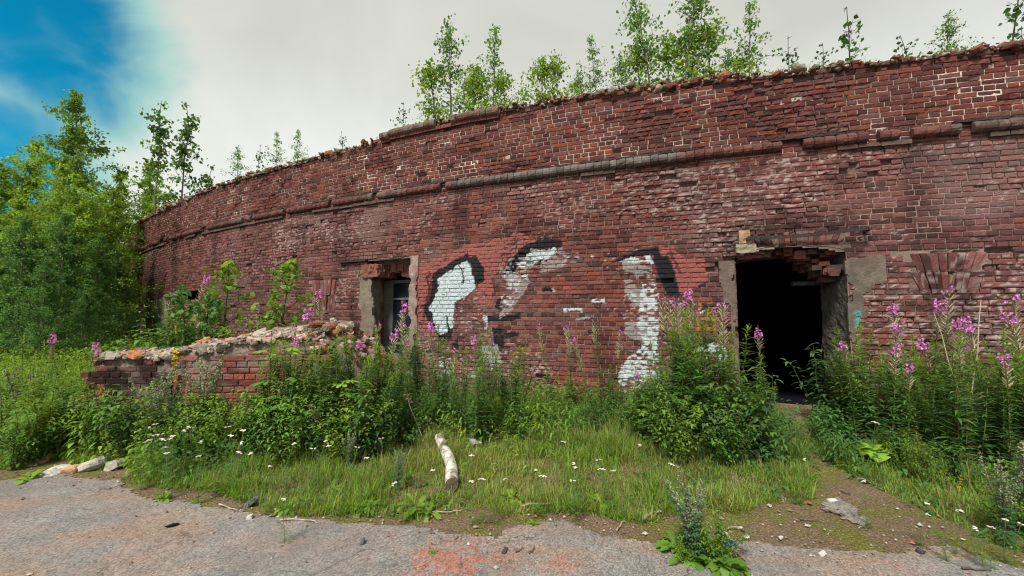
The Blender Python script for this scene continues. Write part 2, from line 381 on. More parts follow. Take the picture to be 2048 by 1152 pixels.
# ------------------------------------------------------------------ bricks
BR = np.array([(.142, .040, .033), (.104, .032, .028), (.178, .051, .038), (.080, .031, .030), (.195, .060, .042), (.124, .043, .040), (.156, .057, .049), (.055, .020, .018), (.145, .070, .063)])
CH = .08
def build_bricks(recs, mapf, colf, detail=0):
    # recs: dict of arrays s0b s1b s0t s1t z0 z1 rec spall col hi ; mapf(s,z,dep)->xyz ; colf(s,z,col)->col
    mb = MB()
    w = np.maximum(recs['s1b'] - recs['s0b'], recs['s1t'] - recs['s0t'])
    cls = np.where(w > .19, 2, np.where(w > .09, 1, 0)) * 10 + recs['hi'].astype(int)
    for k in np.unique(cls):
        m = cls == k; R = {a: b[m] for a, b in recs.items()}; N = m.sum()
        kind, hi = divmod(int(k), 10)
        ni = {2: (5, 13), 1: (3, 7), 0: (1, 3)}[kind][hi]
        u = np.concatenate([[0, 0], [.05 if kind == 2 else .1], np.linspace(0, 1, ni + 2)[1:-1], [.95 if kind == 2 else .9], [1, 1]])
        vv = np.array([0, 0, .14, .5, .86, 1, 1]) if not hi else np.array([0, 0, .12, .34, .58, .84, 1, 1])
        U, V = np.meshgrid(u, vv); nu, nv = len(u), len(vv)
        ring = np.zeros(U.shape, int); ring[0, :] = ring[-1, :] = 2; ring[:, 0] = ring[:, -1] = 2
        inner = ring[1:-1, 1:-1]; inner[0, :] = inner[-1, :] = 1; inner[:, 0] = inner[:, -1] = 1
        s0 = R['s0b'][:, None, None] * (1 - V) + R['s0t'][:, None, None] * V
        s1 = R['s1b'][:, None, None] * (1 - V) + R['s1t'][:, None, None] * V
        s = s0 + (s1 - s0) * U; z = R['z0'][:, None, None] + (R['z1'] - R['z0'])[:, None, None] * V
        sp = R['spall'][:, None, None]
        e1 = vnoise(s * 38, z * 38, 3.3); e2 = vnoise(s * 38, z * 38, 8.8)
        amp = (.0022 + .009 * sp) * (ring > 0)
        s = s + e1 * amp; z = z + e2 * amp * .8
        rough = .0022 * vnoise(s * 60, z * 90, 1.) + .0025 * vnoise(s * 22, z * 30, 5.)
        rough = rough + sp * (.017 * vnoise(s * 17, z * 24, 2.) + .010 * vnoise(s * 45, z * 60, 7.) - .010)
        dep = R['rec'][:, None, None] + rough - (ring == 1) * (.004 + .006 * sp) - (ring == 2) * .09
        col = R['col'][:, None, None, :] * (1 + .18 * vnoise(s * 20, z * 40, 11.))[..., None]
        fresh = (sp * sstep(vnoise(s * 14, z * 24, 4.), -.2, .6))[..., None]
        col = col * (1 - .6 * fresh) + .6 * fresh * np.array([.215, .118, .108])
        c = colf(s.ravel(), z.ravel(), col.reshape(-1, 3))
        v = mapf(s.ravel(), z.ravel(), dep.ravel())
        q = (gridq(nu, nv)[None] + (np.arange(N) * nu * nv)[:, None, None]).reshape(-1, 4)
        mb.add(v, q, c)
    return mb

# ------------------------------------------------------------------ the round fort
def P2(cx, cy, ox, oy, k): return (ox + cx / k, oy + cy / k)
def polyw(pts, ox=0, oy=0, k=1.0): return [wsz(ox + a / k, oy + b / k) for a, b in pts]
TOP_PX = [(2040, 88), (1960, 96), (1900, 103), (1800, 118), (1700, 128), (1600, 140), (1500, 150), (1400, 158), (1300, 172), (1200, 184), (1160, 190), (1080, 203), (1010, 216), (940, 228), (860, 246), (790, 262), (740, 284), (700, 297), (600, 322), (520, 343), (460, 362), (400, 384), (350, 407), (300, 432), (270, 452)]
tp = np.array(sorted(wsz(*p) for p in TOP_PX))
S0, S1 = -47.0, -7.0
def topz(s): return np.interp(s, tp[:, 0], tp[:, 1])
ZC = 4.25                                   # string course
DOOR = dict(s0=wsz(1474, 640)[0], s1=wsz(1703, 640)[0], z0=-.3)
WIN = dict(s0=wsz(728, 600)[0], s1=wsz(836, 600)[0], z0=-.3, z1=wsz(780, 516)[1])
SLIT = dict(s0=wsz(357, 600)[0], s1=wsz(396, 600)[0], z0=wsz(370, 602)[1], z1=wsz(375, 580)[1])
NOTCH = polyw([(1424, 522), (1450, 512), (1478, 508), (1480, 556), (1455, 562), (1432, 550)])
def door_top(s):
    t = np.clip((s - DOOR['s0']) / (DOOR['s1'] - DOOR['s0']), 0, 1)
    return 2.56 + .13 * (1 - (2 * t - 1) ** 2) 
def in_open(s, z, m=0.0):
    r = (s > DOOR['s0'] - m) & (s < DOOR['s1'] + m) & (z < door_top(s) + m)
    r |= (s > WIN['s0'] - m) & (s < WIN['s1'] + m) & (z < WIN['z1'] + m)
    r |= (s > SLIT['s0'] - m) & (s < SLIT['s1'] + m) & (z < SLIT['z1'] + m) & (z > SLIT['z0'] - m)
    return r
C1, C6, C7 = (500, 500, 2.88), (1000, 420, 2.4), (1380, 420, 2.4)
PAINT = []   # (polygon on the wall, colour, wear 0..1)
def paint(pts, src, col, wear): PAINT.append((np.array(polyw(pts, *src)), np.array(col), wear))
RED, BLACK, WHITE, ORANGE = (.265, .088, .078), (.014, .015, .019), (.47, .55, .58), (.34, .13, .03)
paint([(955, 110), (1100, 30), (1260, -30), (1480, -75), (1520, -110), (1640, -60), (1660, -10), (1480, 40), (1440, 110), (1390, 170), (1400, 320), (1340, 330), (1300, 240), (1345, 110), (1305, 35), (1055, 135), (1010, 335), (1050, 430), (1060, 520), (990, 470), (955, 400)], C1, RED, .30)
paint([(990, 390), (1005, 290), (1030, 240), (1012, 160), (1040, 120), (1052, 140), (1030, 165), (1050, 240), (1020, 300), (1010, 390)], C1, (.07, .025, .028), .3)
paint([(1055, 135), (1250, 15), (1275, 42), (1305, 35), (1345, 110), (1345, 180), (1320, 200), (1295, 215), (1240, 265), (1175, 300), (1170, 470), (1150, 520), (1110, 542), (1078, 490), (1050, 430), (1024, 395), (998, 335), (1030, 288), (1053, 220)], C1, BLACK, .05)
paint([(1080, 160), (1250, 57), (1270, 92), (1296, 215), (1240, 268), (1175, 300), (1172, 450), (1092, 488), (1065, 440), (1050, 370), (1030, 345), (1062, 290), (1080, 200)], C1, WHITE, .06)
paint([(1122, 370), (1135, 372), (1158, 455), (1140, 470)], C1, BLACK, .1)
paint([(1196, 88), (1206, 86), (1234, 128), (1226, 186), (1218, 186), (1224, 132)], C1, (.06, .06, .07), .1)
paint([(1170, 530), (1195, 520), (1200, 600), (1178, 600)], C1, BLACK, .35)
paint([(1420, 278), (1445, 275), (1445, 350), (1420, 345)], C1, BLACK, .12)
paint([(1360, 375), (1400, 380), (1560, 368), (1562, 400), (1400, 410), (1360, 425)], C1, BLACK, .10)
paint([(1395, 450), (1452, 448), (1450, 480), (1545, 470), (1540, 492), (1455, 510), (1465, 565), (1395, 560)], C1, BLACK, .2)
paint([(1345, 370), (1370, 380), (1368, 460), (1345, 440)], C1, WHITE, .55)
paint([(1080, 620), (1150, 600), (1180, 700), (1160, 860), (1080, 850)], C1, WHITE, .56)
paint([(1330, 560), (1420, 540), (1440, 640), (1380, 700), (1330, 640)], C1, WHITE, .62)
paint([(1240, 690), (1300, 690), (1300, 740), (1240, 730)], C1, WHITE, .6)
paint([(8, 318), (52, 230), (125, 166), (220, 140), (300, 145), (296, 182), (220, 180), (150, 208), (96, 262), (44, 325)], C6, BLACK, .05)
paint([(85, 262), (95, 245), (150, 196), (268, 180), (262, 212), (210, 238), (150, 262), (90, 278)], C6, WHITE, .2)
paint([(260, 200), (420, 150), (560, 190), (540, 240), (420, 250), (280, 260)], C6, (.40, .40, .40), .86)
paint([(20, 290), (90, 280), (100, 340), (60, 460), (0, 460)], C6, WHITE, .72)
paint([(100, 310), (135, 310), (135, 330), (100, 330)], C6, WHITE, .35)
paint([(205, 372), (252, 372), (252, 394), (205, 394)], C6, BLACK, .1)
paint([(252, 372), (262, 374), (260, 392), (252, 394)], C6, WHITE, .1)
paint([(530, 248), (655, 197), (750, 176), (770, 213), (826, 212), (882, 406), (792, 406), (752, 275), (735, 244), (735, 212), (650, 222), (565, 252)], C6, BLACK, .12)
paint([(560, 252), (640, 226), (722, 212), (738, 262), (700, 246), (620, 252)], C6, WHITE, .35)
paint([(752, 165), (835, 185), (870, 225), (985, 235), (1010, 300), (985, 345), (900, 400), (862, 400), (818, 220), (770, 213)], C6, RED, .12)
paint([(800, 195), (838, 198), (862, 300), (848, 305), (826, 215), (800, 212)], C6, (.085, .03, .032), .25)
paint([(680, 350), (752, 350), (755, 620), (690, 640), (660, 560), (672, 470)], C6, WHITE, .44)
paint([(600, 395), (690, 400), (690, 470), (620, 480)], C6, WHITE, .70)
paint([(690, 640), (760, 620), (765, 790), (790, 830), (785, 895), (640, 890), (580, 870), (560, 800), (600, 735)], C6, WHITE, .47)
paint([(590, 240), (700, 240), (760, 330), (760, 640), (690, 640), (600, 600)], C6, (.40, .42, .42), .62)
paint([(0, 255), (130, 190), (300, 180), (330, 260), (160, 320), (60, 480), (0, 520)], C6, (.38, .38, .38), .60)
paint([(310, 472), (392, 474), (390, 492), (384, 492), (384, 481), (318, 480), (318, 492), (308, 490)], C6, WHITE, .25)
paint([(432, 430), (505, 430), (505, 446), (432, 446)], C6, WHITE, .45)
paint([(360, 515), (435, 513), (435, 524), (360, 527)], C6, WHITE, .6)
paint([(680, 905), (800, 900), (805, 945), (690, 945)], C6, BLACK, .2)
paint([(950, 440), (1045, 445), (1048, 585), (942, 588)], C6, ORANGE, .25)
for st in ([(960, 450), (1045, 445), (1045, 462), (962, 468)], [(960, 480), (985, 455), (1000, 478), (980, 500), (962, 495)], [(1005, 460), (1020, 458), (1020, 510), (1006, 512)], [(1025, 470), (1050, 470), (1050, 500), (1028, 505)],
           [(955, 528), (985, 520), (1000, 545), (975, 560), (958, 552)], [(1000, 535), (1015, 530), (1030, 550), (1045, 525), (1050, 545), (1030, 565), (1005, 560)], [(960, 500), (1000, 500), (1000, 512), (960, 515)]): paint(st, C6, (.03, .028, .03), .25)
paint([(948, 484), (988, 482), (950, 496)], C6, (.6, .6, .6), 0)
paint([(945, 622), (1058, 612), (1065, 636), (945, 650)], C6, BLACK, .3)
paint([(945, 650), (1062, 628), (1090, 690), (1088, 752), (1042, 748), (1040, 694), (950, 690)], C6, WHITE, .28)
paint([(960, 700), (1035, 700), (1035, 745), (975, 750)], C6, WHITE, .75)
paint([(795, 490), (822, 490), (822, 560), (795, 555)], C7, (.10, .26, .24), .3)     # green smear on the door plaster edge
CENTRE = np.array(polyw([(1085, 560), (1300, 545), (1320, 700), (1300, 800), (1050, 830), (1020, 760), (1030, 640)]))
SOOT = np.array(polyw([(1440, 480), (1560, 425), (1730, 430), (1740, 500), (1700, 520), (1500, 520)]))
SOOT2 = np.array(polyw([(980, 470), (1050, 430), (1120, 440), (1130, 490), (1040, 520), (985, 520)]))
WORN = np.array(polyw([(1500, 140), (2100, 80), (2100, 245), (1900, 250), (1700, 270), (1480, 285), (1420, 230)]))
def zone_colour(s, z, col):
    col = col.copy()
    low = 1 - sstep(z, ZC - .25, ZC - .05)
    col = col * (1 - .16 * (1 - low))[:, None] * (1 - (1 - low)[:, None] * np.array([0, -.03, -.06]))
    pur = (low * (.16 + .30 * sstep(fbm(s * .5, z * .9, 2.), -.3, .4)))[:, None]
    g = col.mean(1, keepdims=True)
    col = col * (1 - pur) + pur * (g * np.array([1.58, .87, .89]) * 1.15)
    wash = (low * sstep(fbm(s * 1.1, z * 1.6, 5.) + .25 * (sstep(z, 3.2, 4.1)), .10, .55) * .36)[:, None]
    col = col * (1 - wash) + wash * np.array([.185, .130, .128])
    spk = (low * sstep(vnoise(s * 18, z * 45, 6.) + .8 * fbm(s * .9, z * 1.4, 3.), .66, .88))[:, None]
    col = col * (1 - spk * .7) + spk * .7 * np.array([.42, .34, .32])
    c = inpoly(s + .12 * vnoise(s * 3, z * 3), z + .12 * vnoise(s * 3, z * 3, 7), CENTRE)
    k_ = sstep(vnoise(s[c] * 2.5, z[c] * 4, 2.), -.5, .4)[:, None]; col[c] = col[c] * (1 + k_ * np.array([.26, .02, -.08]))
    for P, k in ((SOOT, .5), (SOOT2, .6)):
        c = inpoly(s + .15 * vnoise(s * 4, z * 4), z + .1 * vnoise(s * 4, z * 4, 7), P); col[c] *= k
    st = (sstep(fbm(s * 2.2, z * .30, 9.), .12, .5) * .42)[:, None]
    col *= 1 - st
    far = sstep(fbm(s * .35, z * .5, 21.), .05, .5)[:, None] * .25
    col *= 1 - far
    return np.clip(col, 0, 1)
def painted(s, z, col, loose=0.0):
    js, jz = s + .016 * vnoise(s * 30, z * 30, 1.) + .03 * vnoise(s * 7, z * 9, 5.), z + .014 * vnoise(s * 30, z * 30, 2.) + .025 * vnoise(s * 7, z * 9, 6.)
    base = .5 + .5 * vnoise(s * 17, z * 32, 9.); base = .6 * base + .4 * (.5 + .5 * vnoise(s * 3.5, z * 5, 12.))
    for P, c, w in PAINT:
        fade = .60 <= w < .7                # a thin faded coat that the brick shows through
        m = inpoly(js, jz, P) & (base + (.25 * vnoise(s * 5, z * 6, 31.) if fade else 0) > (.44 if fade else w * .95) + loose)
        if m.any():
            a = .42 if fade else .96 if c[0] < .1 else .88 if w < .5 else .75
            col[m] = col[m] * (1 - a) + a * c * (1 + .14 * vnoise(s[m] * 25, z[m] * 40, 3.))[:, None]
    return col
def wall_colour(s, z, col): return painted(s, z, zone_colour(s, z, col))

def lay_bricks(s0, s1, z0, topf, openf, hi_poly=None, worn=None, seed=1, skip=None, dens=1.0, CHH=CH, notch=None):
    r = np.random.default_rng(seed); out = {k: [] for k in ('s0b', 's1b', 's0t', 's1t', 'z0', 'z1', 'rec', 'spall', 'hi')}; cols = []; holes = []
    nc = int(7.2 / CHH)
    for k in range(nc):
        za = z0 + k * CHH; zb = za + CHH - .0125
        stretch = k % 2 == 0; w = .275 if stretch else .138
        s = s0 - (0 if stretch else .069) - r.uniform(0, .03) - (.1375 if (k // 2) % 2 else 0)
        while s < s1:
            ww = w * (1 + r.normal(0, .035)); a, b = s, s + ww - .0125; s += ww
            mid, zm = (a + b) / 2, (za + zb) / 2
            if zm > topf(mid) + .05 * vnoise(mid * 2.5, k * .7): continue
            # cut at openings
            if openf is not None:
                o = openf(np.array([a, mid, b]), np.array([zm] * 3))
                if o.all(): continue
                if o.any():
                    t = np.linspace(a, b, 25); ok = ~openf(t, np.full(25, zm))
                    if not ok.any(): continue
                    a, b = t[ok].min() + r.uniform(-.015, .01), t[ok].max() + r.uniform(-.01, .015)
                    if b - a < .04: continue
                    mid = (a + b) / 2
            if notch is not None and inpoly(np.array([mid]), np.array([zm]), notch)[0]: holes.append((a, b, za, zb)); continue
            if skip is not None and any(inpoly(np.array([mid]), np.array([zm]), P)[0] for P in skip): continue
            f = fbm(mid * .9, zm * 1.6, seed * 3.)
            wr = 0.
            if worn is not None and inpoly(np.array([mid]), np.array([zm]), worn)[0]: wr = .38
            edge = 1 - sstep(topf(mid) - zm, .05, .45)
            d = f + wr + .35 * edge * (.5 + .5 * r.random())
            sp = float(np.clip((d - .18) * 2.6, 0, 1)) * r.uniform(.4, 1) if r.random() < .85 else 0.
            if r.random() < .035: sp = max(sp, r.uniform(.4, 1))
            rec = r.normal(0, .0028) - sp * r.uniform(0, .03)
            if r.random() < (.004 + .11 * max(0, d - .3)) * dens or (edge > .75 and r.random() < .28): holes.append((a, b, za, zb)); continue
            for n_, v_ in zip(('s0b', 's1b', 's0t', 's1t', 'z0', 'z1', 'rec', 'spall'), (a, b, a, b, za, zb, rec, sp)): out[n_].append(v_)
            out['hi'].append(1 if hi_poly is not None and inpoly(np.array([mid]), np.array([zm]), hi_poly)[0] else 0)
            c = (BR[r.integers(len(BR))] * .8 + BR.mean(0) * .2) * r.uniform(.88, 1.2) * np.array([.98, .97, .93])
            cols.append(c)
    R = {k: np.array(v, float) for k, v in out.items()}; R['col'] = np.array(cols)
    return R, holes
def add_fan(R, quad, n, tilt, z_split=1, seed=3, bright=1.0):   # a flat arch of upright bricks: quad = s0,s1,z0,z1
    r = np.random.default_rng(seed); s0, s1, z0, z1 = quad; E_ = {k: [] for k in R}
    for i in range(n):
        for j in range(z_split):
            def lim(x): return (s0 + (s1 - s0) * x)
            za, zb = z0 + (z1 - z0) * j / z_split, z0 + (z1 - z0) * (j + 1) / z_split - .008
            fa, fb = j / z_split, (j + 1) / z_split
            def pos(x, f): return lim(x) + (x - .5) * tilt * f
            a, b = i / n, (i + 1) / n
            sp = r.uniform(.2, 1) if r.random() < .6 else 0.
            if r.random() < .06: continue
            vals = dict(s0b=pos(a, fa) + .004, s1b=pos(b, fa) - .005, s0t=pos(a, fb) + .004, s1t=pos(b, fb) - .005, z0=za, z1=zb, rec=r.normal(0, .004) - sp * .015, spall=sp, hi=1)
            for k in vals: E_[k].append(vals[k])
            E_['col'].append(BR[r.integers(len(BR))] * np.array([1.05, 1.0, 1.0]) * bright * r.uniform(.85, 1.3))
    return {k: np.concatenate([R[k], np.array(E_[k])]) for k in R}

def chunk(mb, p, size, col, r, flat=.6):    # a rough lump of masonry
    n = 4; u = np.linspace(-1, 1, n)
    vs, qs, off = [], [], 0
    for ax in range(3):
        for sg in (-1, 1):
            A, B = np.meshgrid(u, u); v = np.zeros((n * n, 3)); v[:, ax] = sg; v[:, (ax + 1) % 3] = A.ravel() * sg; v[:, (ax + 2) % 3] = B.ravel()
            vs.append(v); qs.append(gridq(n, n) + off); off += n * n
    v = np.concatenate(vs); nrm_ = np.linalg.norm(v, axis=1)[:, None]
    v = v * (.55 + .45 / nrm_ * 1.2)
    k = r.uniform(0, 99)
    v = v * (1 + .38 * vnoise(v[:, 0] * 1.3 + k, v[:, 1] * 1.3, v[:, 2] * 1.3)[:, None]) + .09 * np.stack([vnoise(v[:, 0] * 4 + k, v[:, 1] * 4, v[:, 2] * 4 + i * 9) for i in range(3)], 1)
    s3 = np.array([1, r.uniform(.5, .9), flat * r.uniform(.6, 1.1)]) * size / 2
    v = v * s3
    a, t1, t2 = r.uniform(0, 2 * pi), r.normal(0, .3), r.normal(0, .3)
    ca, sa = cos(a), sin(a)
    Rz = np.array([[ca, -sa, 0], [sa, ca, 0], [0, 0, 1]]); Rx = np.array([[1, 0, 0], [0, cos(t1), -sin(t1)], [0, sin(t1), cos(t1)]]); Ry = np.array([[cos(t2), 0, sin(t2)], [0, 1, 0], [-sin(t2), 0, cos(t2)]])
    v = v @ (Rz @ Rx @ Ry).T + np.asarray(p)
    mb.add(v, np.concatenate(qs), np.asarray(col) * (1 + .12 * vnoise(v[:, 0] * 30, v[:, 1] * 30, v[:, 2] * 30))[:, None])

def roll(mb, s0, s1, zc, rad, out, r, gapf, colf, ang=(-2.0, 1.75), runs=None):
    s = s0
    while s < s1:
        w = .136 * (1 + r.normal(0, .06)); a, b = s + .003, s + w - .003; s += w
        g_ = gapf((a + b) / 2)
        if r.random() < g_:
            if runs is not None and mb.n: runs.append(mb); mb = MB()
            continue
        u = np.array([0, .0, .08, .5, .92, 1., 1]); th = np.linspace(*ang, 9)
        Rr = rad * (1 + r.normal(0, .03 + .06 * g_)) ; k = r.uniform(0, 50)
        U, T = np.meshgrid(u, th)
        rr = Rr * (1 + .10 * vnoise(U * 3 + k, T * 1.7) + .06 * vnoise(U * 8 + k, T * 5) - .4 * g_ * np.maximum(0, vnoise(U * 2 + k, T * 1.1 + 5)))
        rr = rr * np.where((U == 0) | (U == 1), .9, 1); rr[:, 0] = 0.0; rr[:, -1] = 0.0
        ss = a + (b - a) * U; dep = out + rr * np.cos(T); zz = zc + rr * np.sin(T)
        col = colf((a + b) / 2) * r.uniform(.75, 1.25)
        mb.add(wxyz(ss.ravel(), zz.ravel(), dep.ravel()), gridq(7, 9), np.clip(col * (1 + .3 * vnoise(ss.ravel() * 30, T.ravel() * 4))[:, None], 0, 1))
def wbox(mb, s0, s1, z0, z1, d0, d1, col, rough=.006, step=.04):   # a rough block on the wall: all six sides
    ns = max(2, int((s1 - s0) / step) + 1); nz_ = max(2, int((z1 - z0) / step) + 1); nd = max(2, int((d1 - d0) / step) + 1)
    def face(fn, n1, n2):
        A, B = np.meshgrid(np.linspace(0, 1, n1), np.linspace(0, 1, n2)); s, z, d = fn(A, B)
        s, z, d = [np.broadcast_to(q, A.shape).ravel() for q in (s, z, d)]
        k = 25
        s2 = s + rough * vnoise(s * k, z * k, d * k); z2 = z + rough * vnoise(s * k + 5, z * k, d * k); d2 = d + rough * vnoise(s * k, z * k + 9, d * k)
        c = np.asarray(col) * (1 + .25 * vnoise(s * 12, z * 12, d * 12))[:, None]
        mb.add(wxyz(s2, z2, d2), gridq(n1, n2), np.clip(c, 0, 1))
    S_, Z_, D_ = (lambda t: s0 + (s1 - s0) * t), (lambda t: z0 + (z1 - z0) * t), (lambda t: d0 + (d1 - d0) * t)
    face(lambda a, b: (S_(a), Z_(b), d1), ns, nz_); face(lambda a, b: (S_(1 - a), Z_(b), d0), ns, nz_)
    face(lambda a, b: (s0, Z_(b), D_(a)), nd, nz_); face(lambda a, b: (s1, Z_(b), D_(1 - a)), nd, nz_)
    face(lambda a, b: (S_(a), z1, D_(1 - b)), ns, nd); face(lambda a, b: (S_(a), z0, D_(b)), ns, nd)
def patch(mb, poly, out, col, step=.025, jit=.05, lump=.008):     # plaster still clinging to the wall
    P = np.array(poly); s = np.arange(P[:, 0].min(), P[:, 0].max(), step); z = np.arange(P[:, 1].min(), P[:, 1].max(), step)
    A, B = np.meshgrid(s, z); q = gridq(len(s), len(z))
    cs, cz = A.ravel()[q].mean(1), B.ravel()[q].mean(1)
    k = inpoly(cs + jit * fbm(cs * 6, cz * 6), cz + jit * fbm(cs * 6, cz * 6, 5), P); q = q[k]
    used, inv = np.unique(q, return_inverse=True); a, b = A.ravel()[used], B.ravel()[used]; n = len(used)
    d = out + lump * fbm(a * 7, b * 7)
    qi = inv.reshape(-1, 4)
    # boundary edges get a rim back to the wall
    ed = np.concatenate([qi[:, [0, 1]], qi[:, [1, 2]], qi[:, [2, 3]], qi[:, [3, 0]]]); key = np.sort(ed, 1); _, ix, ct = np.unique(key[:, 0] * (n + 1) + key[:, 1], return_index=True, return_counts=True)
    be = ed[ix[ct == 1]]
    v = np.concatenate([wxyz(a, b, d), wxyz(a, b, np.full(n, -.03))]); rim = np.stack([be[:, 1], be[:, 0], be[:, 0] + n, be[:, 1] + n], 1)
    c = np.asarray(col) * (1 + .3 * fbm(a * 5, b * 5))[:, None]; c = painted(a, b, c)
    mb.add(v, np.concatenate([qi, rim]), np.clip(np.concatenate([c, c]), 0, 1))
def reveal(mb, s, side, z0, z1, depth, col, n=.012, splay=0.0, col2=None, d_out=.0):   # a jamb running into the wall
    nd = int(depth / .04) + 2; nz_ = int((z1 - z0) / .04) + 2
    D, Z = np.meshgrid(np.linspace(d_out, -depth, nd), np.linspace(z0, z1, nz_))
    lump = n * (fbm(D * 9, Z * 5, s) + .6 * vnoise(D * 25, Z * 25, s))
    sv = s + side * (lump + splay * (-D / depth))
    c = np.asarray(col) * (1 + .35 * fbm(D * 4, Z * 2.5, s))[..., None]
    if col2 is not None:
        k = sstep(fbm(D * 5, Z * 2.2, s + 4), .0, .25)[..., None]; c = c * (1 - k) + k * np.asarray(col2) * (1 + .4 * vnoise(D * 14, Z * 12.5, 2.))[..., None]
    v = wxyz(sv.ravel(), Z.ravel(), D.ravel()); q = gridq(nd, nz_)
    mb.add(v, q, np.clip(c.reshape(-1, 3), 0, 1))

def fort():
    root = empty('brick_fort', (float(wxyz(-20.5, 0)[0]), float(wxyz(-20.5, 0)[1]), 0))
    tag(root, 'long curved ruin of weathered red brick with a black doorway and graffiti', 'ruined fort')
    origin = np.array(root.location)
    def rel(o): o.location = -origin; return o
    hi = polyw([(840, 470), (1480, 440), (1500, 880), (840, 880)])
    fan_r = polyw([(1800, 504), (1985, 496), (1945, 582), (1842, 582)]); fan_l = polyw([(615, 560), (680, 556), (668, 622), (630, 624)]); fan_d = polyw([(1500, 470), (1700, 462), (1700, 505), (1500, 505)])
    R, holes = lay_bricks(S0, S1, -.25, topz, lambda s, z: in_open(s, z), hi, WORN, 1, [np.array(fan_r), np.array(fan_l)], notch=np.array(NOTCH))
    dc = .5 * (DOOR['s0'] + DOOR['s1'])
    keep = ~((R['s1b'] > DOOR['s0'] + .25) & (R['s0b'] < DOOR['s1'] - .08) & (R['z0'] > 2.45) & (R['z1'] < 2.92))
    R = {k: v[keep] for k, v in R.items()}
    b = polyw([(1842, 582), (1945, 580), (1830, 506)]); R = add_fan(R, (b[0][0], b[1][0], b[0][1], b[2][1]), 9, .42, 2, 5)
    b = polyw([(630, 622), (668, 622), (620, 560)]); R = add_fan(R, (b[0][0], b[1][0], b[0][1], b[2][1]), 7, .3, 2, 6)
    R = add_fan(R, (DOOR['s0'] + .27, DOOR['s1'] - .06, 2.68, 2.905), 16, .2, 1, 8, 2.0)
    b = polyw([(1290, 520), (1312, 590)]); 
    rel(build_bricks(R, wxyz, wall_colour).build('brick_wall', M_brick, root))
    # mortar behind the bricks, hollow where bricks are gone
    s = np.arange(S0, S1, .042); z = np.arange(-.3, 6.1, .0267); A, B = np.meshgrid(s, z); q = gridq(len(s), len(z))
    a, b = A.ravel(), B.ravel()
    dep = -.0095 + .003 * vnoise(a * 30, b * 60) + .003 * fbm(a * 2, b * 2)
    dep -= .010 * (1 - sstep(b, 3.9, 4.3)) * sstep(vnoise(a * 1.3, b * 2, 4.), -.3, .5)
    dep2 = dep.reshape(A.shape)
    for (h0, h1, z0, z1) in holes:
        i0, i1 = np.searchsorted(s, h0 - .01), np.searchsorted(s, h1 + .01); j0, j1 = np.searchsorted(z, z0 - .005), np.searchsorted(z, z1 + .012)
        dep2[j0:j1, i0:i1] = -.075
    for h0, h1, z0, z1, rec, sp in zip(R['s0b'], R['s1b'], R['z0'], R['z1'], R['rec'], R['spall']):
        if sp > .12:
            i0, i1 = np.searchsorted(s, h0 - .012), np.searchsorted(s, h1 + .012); j0, j1 = np.searchsorted(z, z0 - .012), np.searchsorted(z, z1 + .012)
            dep2[j0:j1, i0:i1] = np.minimum(dep2[j0:j1, i0:i1], rec - .012 - .03 * sp)
    dep = dep2.ravel() + .012 * vnoise(a * 35, b * 35, 4.) * (dep2.ravel() < -.05)
    par = sstep(b, 4.0, 4.3)[:, None]
    mc = par * np.array([.50, .43, .38]) + (1 - par) * np.array([.235, .165, .145])
    pale = sstep(fbm(a * .8, b * 1.2, 8.), -.05, .35)[:, None]; mc = mc * (.72 + .45 * pale)
    mc = mc * (1 - .35 * sstep(fbm(a * 3, b * 5, 2.), .1, .5)[:, None])
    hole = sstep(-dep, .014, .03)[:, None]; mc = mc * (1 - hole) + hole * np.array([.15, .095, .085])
    mc = painted(a, b, mc, .04)
    cs, cz = a[q].mean(1), b[q].mean(1)
    k = ~in_open(cs, cz, -.03) & (cz < topz(cs) + .05 * vnoise(cs * 2.5, cz * 8) - .02)
    rel(mesh('mortar', wxyz(a, b, dep), q[k], M_mortar, root, np.clip(mc, 0, 1)))
    # string course
    r = np.random.default_rng(5); mb = MB()
    sg0, sg1 = wsz(1330, 320)[0], wsz(910, 370)[0]
    def rcol(s):
        grey = sstep(s, sg1 - .2, sg1 + .1) * (1 - sstep(s, sg0, sg0 + .4)) * .9
        grey = max(grey, .45 * float(sstep(vnoise(s * 1.2, 4.), .2, .5)))
        return np.array([.115, .050, .043]) * (1 - grey) + grey * np.array([.125, .112, .102])
    def rgap(s): 
        f = float(vnoise(s * 1.7, 3.) * .6 + vnoise(s * 5., 8.) * .5); v = float(np.clip((f - .24) * 2.4, .02, .95))
        if sg1 < s < sg0: v *= .15
        return v
    runs = []; roll(mb, S0, S1, ZC, .080, .022, r, rgap, rcol, runs=runs)
    for m_ in runs: rel(m_.build('string_course', M_brick, root))
    fl_, le_ = [MB()], [MB()]; s_ = S0
    while s_ < S1:
        w = r.uniform(.2, .6)
        f = vnoise(s_ * .8, 1.)
        if f > -.35 and r.random() < .85: wbox(fl_[-1], s_, s_ + w - .01, ZC - .15 + r.normal(0, .004), ZC - .088, -.05, .042 + r.normal(0, .006), np.array([.105, .07, .06]) * r.uniform(.7, 1.2), .005, .06)
        if vnoise(s_ * .9, 7.) > -.55: wbox(le_[-1], s_, s_ + w - .006, ZC + .080, ZC + .112 + r.normal(0, .004), -.05, .05 + r.normal(0, .012), np.array([.045, .038, .036]) * r.uniform(.7, 1.3), .007, .06)
        s_ += w
        for q_ in (fl_, le_):
            if q_[-1].n and q_[-1].n == getattr(q_[-1], 'seen', -1): q_.append(MB())
            q_[-1].seen = q_[-1].n
    for q_, nm in ((fl_, 'flat_course'), (le_, 'ledge')):
        for m_ in q_:
            if m_.n: rel(m_.build(nm, M_brick, root))
    # remains of the rounded coping
    mb = MB(); c0, c1 = wsz(765, 265)[0], wsz(1000, 215)[0]
    sdum = np.linspace(c0, c1, 200); zc_ = float(np.mean(topz(sdum))) 
